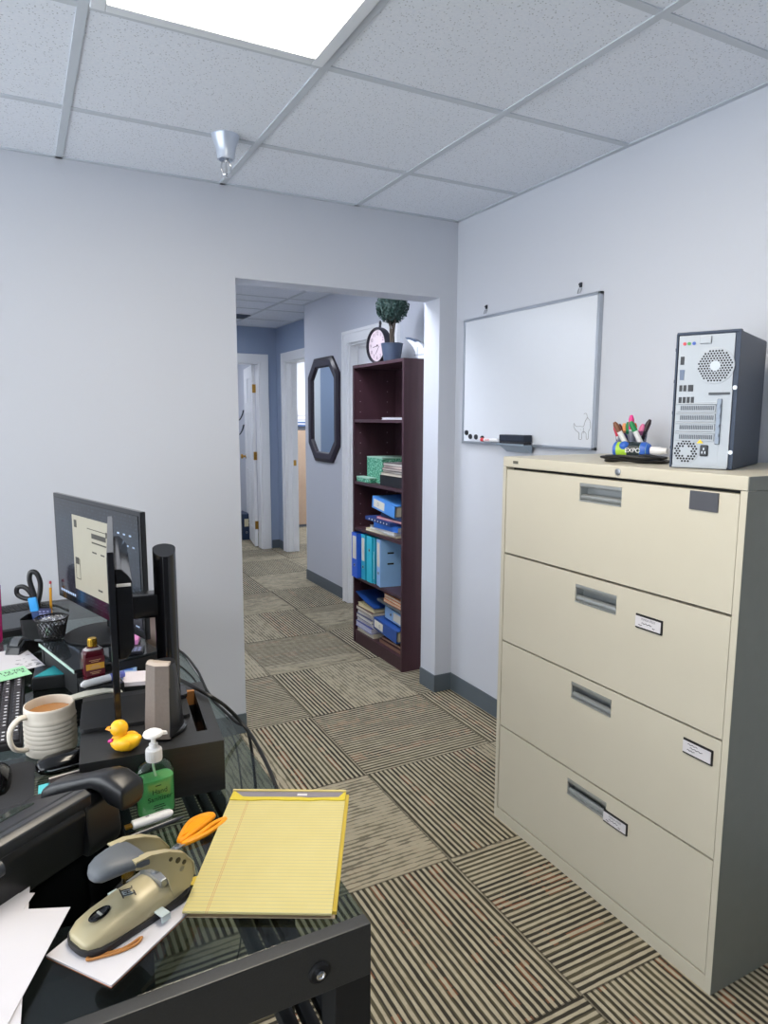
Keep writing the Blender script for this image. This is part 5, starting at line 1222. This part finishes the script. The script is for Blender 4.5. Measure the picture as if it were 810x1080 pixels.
b = MB(); b.prism(rrect(.24, .20, .008, 4, 0, -.06), .022, .0245); b.build('palm_rest', mat('laptop_grey', '3a3e44', .42, var=.08), lp)
b = MB()
for r in range(5):
    for c in range(12): b.bx(-.11 + c * .0185, -.095 + c * .0185, .055 + r * .0185, .070 + r * .0185, .0225, .0252, .001, seg=1)
b.build('keys', M_blackm, lp)
b = MB(); b.bx(.02, .045, -.145, -.138, .0245, .0248); b.build('badge', M_chrome, lp)
pcu = thing('pen_cup', 'black desk organizer cup holding scissors and a pencil', 'pen holder', (.024, 2.365, TD), math.radians(-20))
b = MB(); b.loft([[(x, y, z) for x, y in rrect(w, d, .012)] for w, d, z in ((.092, .072, 0), (.098, .078, .05), (.1, .08, .075))], cap=False); b.loft([[(x, y, z) for x, y in rrect(w, d, .010)] for w, d, z in ((.086, .066, .004), (.094, .074, .075))], cap=False); b.prism(rrect(.09, .07, .012), 0, .004); b.build('cup', M_black, pcu)
b = MB(); b.bx(-.02, .03, -.004, .0, .02, .108, .0005); b.build('card_divider', mat('divider_black', '17181c', .5), pcu)
bc_ = thing('business_card', 'navy card with pale lettering standing in the pen cup', 'card', (.030, 2.345, TD + .006), math.radians(-20))
b = MB(); b.bx(-.026, .026, -.0008, .0008, 0, .098); b.build('card', mat('card_navy', '2c2f58', .45), bc_)
b = MB()
for c in range(4): 
    for r in range(7): b.bx(-.022 + c * .0115, -.015 + c * .0115 + (r % 3) * .001, -.0012, -.0008, .04 + r * .0078, .0435 + r * .0078)
b.build('print', mat('card_print', '8d92c0', .5), bc_)
sc2 = thing('scissors', 'black-handled scissors standing handles-up in the pen cup', 'scissors', (.034, 2.362, TD + .0045), 0, rot=(math.radians(-4), math.radians(-12), math.radians(-25)))
b = MB(); b.tube([(.002, 0, .115), (.014, 0, .135), (.026, 0, .172), (.022, 0, .205), (.006, 0, .212), (-.004, 0, .19), (-.002, 0, .15)], .0078, 10, True, smooth=6); b.cyl((.006, 0, .085), (.006, 0, .125), .006); b.build('handle', M_black, sc2)
b = MB(); b.tube([(-.006, .001, .115), (-.012, .001, .128), (-.034, .001, .136), (-.052, .001, .152), (-.048, .001, .172), (-.028, .001, .172), (-.012, .001, .150)], .0074, 10, True, smooth=6); b.cyl((-.004, .001, .085), (-.008, .001, .122), .006); b.build('handle', M_black, sc2)
b = MB(); b.prism([(-.008, .0), (.004, .0), (.010, .1), (-.004, .1)], -.0015, .0, frame((0, 0, 0), (1, 0, 0), (0, 0, 1))); b.build('blade', M_steel, sc2)
b = MB(); b.prism([(-.005, .005), (.006, .003), (.006, .1), (-.010, .1)], -.0035, -.002, frame((0, 0, 0), (1, 0, 0), (0, 0, 1))); b.build('blade', M_steel, sc2)
hl = thing('highlighter', 'bright blue flat marker standing in the pen cup before the scissors', 'marker', (.022, 2.350, TD + .0045), 0, rot=(0, math.radians(-8), math.radians(-20)))
b = MB(); b.bx(-.011, .011, -.005, .005, 0, .092, .003); b.build('barrel', mat('hl_navy', '1f3d70', .4), hl); b = MB(); b.bx(-.0125, .0125, -.006, .006, .092, .136, .003); b.build('cap', mat('hl_blue', '2e9be6', .35), hl)
pe = thing('pencil', 'yellow pencil with a pink eraser standing in the pen cup', 'pencil', (.052, 2.372, TD + .0045), 0, rot=(0, math.radians(2), 0))
b = MB(); b.prism(ngon(6, .004), .01, .158); b.build('shaft', mat('pencil_yellow', 'e8a72c', .4), pe); b = MB(); b.cyl((0, 0, .158), (0, 0, .170), .0041); b.build('ferrule', mat('ferrule_white', 'd9d2d0', .3, .5), pe); b = MB(); b.cyl((0, 0, .170), (0, 0, .178), .0038, .0034); b.build('eraser', mat('eraser_red', 'b8414e', .7), pe); b = MB(); b.cyl((0, 0, 0), (0, 0, .01), .0006, .004, 6); b.build('tip', mat('pencil_wood', 'd9b98c', .6), pe)
bw = thing('mesh_bowl', 'black wire mesh bowl filled with paper clips', 'bowl', (.049, 2.108, TD + .0762))
M_mesh = mat('mesh_black', '141416', .35, .5)
b = MB(); R0_, R1_, Hb = .030, .043, .058
for i in range(24):
    a = 2*PI*i/24
    for s in (-1, 1): b.tube([((R0_ + (R1_ - R0_) * t) * math.cos(a + s * t * .8), (R0_ + (R1_ - R0_) * t) * math.sin(a + s * t * .8), Hb * t) for t in (0, .25, .5, .75, 1)], .0011, 5)
b.lathe([(0, 0), (R0_, 0), (R0_ + .001, .003), (0, .003)], seg=28); b.build('mesh', M_mesh, bw)
b = MB(); b.tube([(R1_ * math.cos(a), R1_ * math.sin(a), Hb) for a in [2*PI*k/28 for k in range(28)]], .0024, 8, True); b.build('rim', M_mesh, bw)
b = MB(); random.seed(21)
for i in range(90):
    a = random.uniform(0, 6.28); q = R1_ * .82 * math.sqrt(random.random()); z = .044 + .014 * (1 - (q / R1_) ** 2) * random.uniform(.5, 1.2)
    Mc = Matrix.Translation((q * math.cos(a), q * math.sin(a), z)) @ Euler((random.uniform(-.7, .7), random.uniform(-.7, .7), random.uniform(0, 6.28))).to_matrix().to_4x4()
    b.tube([(-.010, -.0025, 0), (.010, -.0025, 0), (.0125, 0, 0), (.010, .0025, 0), (-.006, .0025, 0), (-.008, .0008, 0), (.006, .0003, 0)], .0006, 4, M=Mc)
b.lathe([(0, .044), (.034, .042), (.033, .02), (.026, .004), (0, .004)], seg=20)
cl_ = b.build('paper_clips', mat('clip_wire', 'c4c6cc', .25, .9), None); cl_.location = (.049, 2.108, TD + .0762); tag(cl_, 'silver paper clips heaped in the black mesh bowl', 'paper clips'); cl_['kind'] = 'stuff'
tm = thing('tumbler', 'magenta tumbler just showing at the left edge of the photo', 'tumbler', (-.132, 2.66, TD + .0))
place(tm, (-.1165, 2.40, TD))
b = MB(); b.lathe([(0, 0), (.030, 0), (.032, .004), (.036, .15), (.036, .17), (0, .17)], seg=28); b.build('body', mat('tumbler_magenta', 'b3246e', .25, var=.05), tm); b = MB(); b.lathe([(0, .17), (.037, .17), (.037, .178), (.03, .182), (0, .183)], seg=28); b.build('lid', mat('tumbler_purple', '6a2f7a', .3), tm); b = MB(); b.cyl((.01, 0, .18), (.016, 0, .22), .0035); b.build('straw', M_white, tm)

# ---------------------------------------------------- middle clutter
pf = thing('perfume_bottle', 'small dark red bottle with a gold cap left of the edge-on monitor', 'bottle', (.127, 1.772, TD), math.radians(10))
b = MB(); b.loft(rings([(.05, .03, .008, 0), (.054, .034, .009, .002), (.054, .034, .009, .070), (.050, .031, .01, .078), (.03, .024, .011, .084), (.022, .022, .0105, .088)])); b.build('body', mat('bottle_wine', '4e1620', .12, var=.1), pf, sharp=60)
b = MB(); b.lathe([(0, .087), (.0115, .087), (.0115, .106), (.0105, .108), (0, .108)], seg=24)
for k in range(14): a = k * 2*PI/14; b.cyl((.0114 * math.cos(a), .0114 * math.sin(a), .089), (.0114 * math.cos(a), .0114 * math.sin(a), .105), .001, seg=5)
b.build('cap', mat('gold_cap', 'c9a23c', .22, .9), pf)
b = MB(); b.loft(rings([(.0505, .0312, .01, .0775), (.034, .026, .011, .0838)])); b.build('clear_shoulder', mat('shoulder_pale', 'b9b4b6', .1), pf)
b = MB(); b.bx(-.024, .024, -.0176, -.0171, .012, .062); b.build('label', mat('label_maroon', '5f1d28', .4), pf); b = MB(); b.bx(-.023, .023, -.018, -.0176, .028, .044); b.build('label_band', mat('label_gold', 'd9a23a', .4, var=.2, vs=80), pf)
b = MB()
for z, w in ((.052, .03), (.048, .02), (.020, .028), (.016, .02)): b.bx(-w/2, w/2, -.0179, -.0175, z, z + .0018)
b.bx(-.012, .012, -.0184, -.018, .032, .035); b.bx(-.009, .009, -.0184, -.018, .037, .039); b.build('print', mat('label_print', 'cfa37a', .5), pf)
for ch_ in pf.children: ch_.scale = (.92, .92, .93)
place(pf, (.127, 1.772, TD + .0606), math.radians(10))
st = thing('stapler', 'black stapler with a pale top strip lying just left of the edge-on monitor', 'stapler', (.120, 1.655, TD), math.radians(6))
b = MB(); b.bx(-.06, .06, -.019, .019, 0, .012, .004); b.build('base', M_black, st)
b = MB(); b.prism([(-.058, .014), (.055, .014), (.062, .024), (.058, .046), (.0, .056), (-.05, .052), (-.06, .04)], -.016, .016, frame((0, 0, 0), (1, 0, 0), (0, 0, 1)), .005); b.build('arm', M_black, st)
b = MB(); b.loft([[(x, -w, z), (x, w, z), (x, w, z + .003), (x, -w, z + .003)] for x, w, z in ((-.062, .006, .050), (-.055, .013, .0535), (-.02, .016, .056), (.02, .013, .055), (.05, .010, .049), (.058, .005, .046))]); b.build('top_strip', mat('strip_ivory', 'd6d3c4', .4), st)
for ch_ in st.children: ch_.scale = (1, 1, 1.17)
cb = thing('card_box', 'small black box under the white marker and the dark red bottle, behind the stapler', 'box', (.142, 1.748, TD), math.radians(8))
b = MB(); b.bx(-.045, .04, -.047, .047, 0, .058, .002); b.build('box', M_black, cb); b = MB(); b.bx(-.046, .041, -.048, .048, .045, .0605, .002); b.build('lid', M_black, cb)
hm = thing('highlighter', 'white marker lying in front of the small dark red bottle', 'marker', (.140, 1.722, TD + .0696), math.radians(18))
b = MB(); b.lathe([(0, -.05), (.004, -.05), (.009, -.042), (.009, .02), (0, .02)], M=X2, seg=16); b.build('barrel', M_white, hm); b = MB(); b.lathe([(.0092, .02), (.0095, .022), (.008, .055), (0, .058)], M=X2, seg=16); b.build('cap', mat('cap_blueviolet', '5560b0', .4), hm)
sn = thing('sticky_notes', 'pink sticky note pad on the glass-edged riser behind the edge-on monitor', 'sticky notes', (.232, 1.955, TD + .0762), math.radians(-14))
b = MB(); b.bx(-.030, .030, -.034, .034, 0, .006, .002); b.build('stand', M_black, sn); b = MB(); b.bx(-.028, .028, -.032, .032, .006, .018); b.build('notes', mat('note_pink', 'd88ac4', .7, var=.05), sn)
wn = thing('sticky_notes', 'white sticky note pad in a black tray between the edge-on monitor and the speaker', 'sticky notes', (.220, 1.745, TD), math.radians(-14))
b = MB(); b.bx(-.030, .030, -.040, .040, 0, .046, .003); b.build('tray', M_black, wn); b = MB(); b.bx(-.028, .028, -.038, .038, .046, .056); b.build('notes', mat('note_white', 'dad4da', .7), wn)
bn = thing('sticky_notes', 'light blue sticky note stack left of the white sticky notes', 'sticky notes', (.212, 1.828, TD), math.radians(-10))
b = MB(); b.bx(-.022, .022, -.026, .026, 0, .047, .001); b.build('notes', mat('note_blue', '9fbfe6', .7), bn)
b = MB(); b.bx(-.012, .012, -.004, .006, .047, .0474); b.build('print', mat('note_print', '3f6fd0', .6), bn)
cal = thing('calculator', 'dark pocket calculator with pale lettering behind the white sticky notes', 'calculator', (.236, 1.878, TD + .0762), 0, rot=(0, 0, math.radians(-14)))
b = MB(); b.bx(-.04, .04, -.045, .045, .008, .022, .003); b.build('body', mat('calc_dark', '1d1f2a', .35), cal); b = MB()
for i in range(4):
    for j in range(3): b.bx(-.03 + i * .016, -.018 + i * .016, -.036 + j * .018, -.024 + j * .018, .022, .024, .0006)
b.build('keys', mat('calc_keys', '8a90b4', .5), cal)
cal.scale = (.62, .62, .62)
cal.location.z = TD + .0762 - .008 * .62
# glasses case, small stapler with teal slip near the phone
gc = thing('glasses_case', 'glossy black glasses case between the mug and the phone', 'case', (.046, 1.437, TD), math.radians(10))
b = MB(); b.loft([[(x, w * math.cos(a), .019 + h * math.sin(a)) for a in [2*PI*k/18 for k in range(18)]] for x, w, h in ((-.058, .008, .005), (-.052, .018, .012), (-.035, .026, .018), (0, .028, .019), (.03, .026, .018), (.042, .018, .012))]); b.build('shell', M_blackg, gc, sharp=70)
b = MB(); b.tube([(x, -w - .0004, .019) for x, w in ((-.055, .012), (-.035, .026), (0, .028), (.03, .026), (.04, .018))], .0012, 6); b.build('seam', M_steel, gc)
nm = thing('name_badge', 'dark plastic badge holder with a pale top edge in front of the glasses case', 'badge', (.046, 1.375, TD), math.radians(10))
b = MB(); b.prism(rrect(.07, .046, .006), 0, .012, None, .002); b.build('holder', mat('badge_dark', '3b3435', .25), nm); b = MB(); b.bx(-.033, .03, .016, .021, .012, .0135, .0005); b.build('edge_strip', mat('badge_edge', 'cfc4bc', .4), nm); b = MB(); b.bx(-.02, .02, -.006, .004, .012, .0124); b.build('print', M_ink, nm)
ts = sheet('sticky_note', 'turquoise sticky note lying beside the mouse pad', [(-.012, 1.315), (.012, 1.335), (.013, 1.395), (-.008, 1.393)], TD + .0003, .0008, mat('note_turq', '63cfd6', .7)); ts['category'] = 'sticky note'; del ts['group']
sr = thing('staple_remover', 'small black staple remover with a tan top just behind the phone', 'staple remover', (.036, 1.318, TD), math.radians(14))
b = MB(); b.prism([(-.045, 0), (.04, 0), (.044, .012), (.03, .020), (-.028, .022), (-.046, .010)], -.011, .011, frame((0, 0, 0), (1, 0, 0), (0, 0, 1)), .003); b.build('body', M_blackg, sr)
b = MB(); b.loft([[(x, -w, z), (x, w, z), (x, w, z + .003), (x, -w, z + .003)] for x, w, z in ((-.040, .004, .0175), (-.034, .0085, .0215), (-.024, .0085, .0225), (.0, .006, .0222), (.028, .004, .0205))]); b.build('tan_strip', mat('strip_tan', 'd6c9a8', .45), sr)
b = MB(); b.cyl((-.028, 0, .024), (-.028, 0, .0262), .003, seg=10); b.build('pin', M_ink, sr)

# ---------------------------------------------------- cables
def cable(label, pts, r=.0035, loc=None):
    b = MB(); b.tube(pts, r, 8, smooth=6); return tag(b.build('cable', M_cable, loc=loc or pts[0]), label, 'cable')
cable('thick black cable looping off the right edge of the desk behind the legal pad', [(.262, 1.60, .851), (.30, 1.50, .848), (.33, 1.42, .843), (.37, 1.45, .80), (.405, 1.44, .755), (.412, 1.36, .738), (.408, 1.24, .716), (.405, 1.18, .66), (.40, 1.12, .50), (.40, 1.15, .2), (.41, 1.3, .006), (.3, 1.5, .006)], .0042)
cable('black cable running along the desk edge to the right of the riser', [(.33, 2.10, .745), (.385, 2.04, .7445), (.396, 1.86, .7435), (.384, 1.66, .7435), (.40, 1.5, .742), (.418, 1.44, .72), (.425, 1.42, .5), (.425, 1.47, .1), (.435, 1.62, .006)], .0034)
cable('thin black cable on the glass behind the front speaker', [(.30, 2.2, .7425), (.345, 2.0, .7425), (.37, 1.86, .7425), (.375, 1.75, .7425), (.372, 1.62, .7425)], .0022)
cable('black cable drooping behind the arm of the edge-on monitor', [(.245, 2.16, .7445), (.262, 2.17, .80), (.29, 2.18, .83), (.315, 2.2, .79), (.335, 2.26, .7445), (.34, 2.4, .7445)], .003)
cable('thin black cable on the desk behind the laptop', [(-.2, 2.80, .7425), (-.12, 2.825, .7425), (-.02, 2.825, .7425), (.07, 2.79, .7425), (.12, 2.68, .7425)], .0022)
cable('thin black cord hanging under the glass desktop below the riser', [(.384, 1.50, .727), (.384, 1.42, .70), (.385, 1.38, .5), (.384, 1.45, .2), (.38, 1.6, .006)], .002)
cable('black cord lying on the carpet under the near end of the desk', [(.1, 1.0, .005), (.2, .98, .005), (.27, 1.02, .005), (.32, 1.2, .005), (.3, 1.5, .005)], .005)
pb_ = thing('power_strip', 'black power strip with a white plug on the carpet under the near rail', 'power strip', (.26, .93, 0), math.radians(20))
b = MB(); b.bx(-.03, .03, -.12, .12, 0, .04, .005); b.build('body', M_blackm, pb_); b = MB(); b.bx(-.016, .016, -.10, -.07, .04, .065, .004); b.build('plug', M_white, pb_)

# ================================================================== CAMERA, LIGHT, VIEW
w = bpy.data.worlds.new('world'); bpy.context.scene.world = w; w.use_nodes = True
w.node_tree.nodes['Background'].inputs[0].default_value = (.90, .95, 1, 1); w.node_tree.nodes['Background'].inputs[1].default_value = L_SKY
cam = bpy.data.cameras.new('camera'); co = bpy.data.objects.new('camera', cam); C.objects.link(co)
yaw, pitch, roll, fpx = .4845, -.1353, .0034, 726.62
cyw, syw, cp, sp_ = math.cos(yaw), math.sin(yaw), math.cos(pitch), math.sin(pitch)
fw = V((syw * cp, cyw * cp, sp_)); rt = V((cyw, -syw, 0)); up = rt.cross(fw)
r2 = math.cos(roll) * rt + math.sin(roll) * up; u2 = -math.sin(roll) * rt + math.cos(roll) * up
Mc = Matrix((r2, u2, -fw)).transposed().to_4x4(); Mc.translation = V((0, 0, 1.436)); co.matrix_world = Mc
cam.sensor_fit = 'VERTICAL'; cam.sensor_height = 24; cam.lens = 24 * fpx / 1080; cam.clip_start = .02
sc = bpy.context.scene; sc.camera = co
sc.view_settings.view_transform = 'Standard'; sc.view_settings.look = 'None'; sc.view_settings.exposure = EXPO; sc.view_settings.gamma = 1; sc.view_settings.use_curve_mapping = False
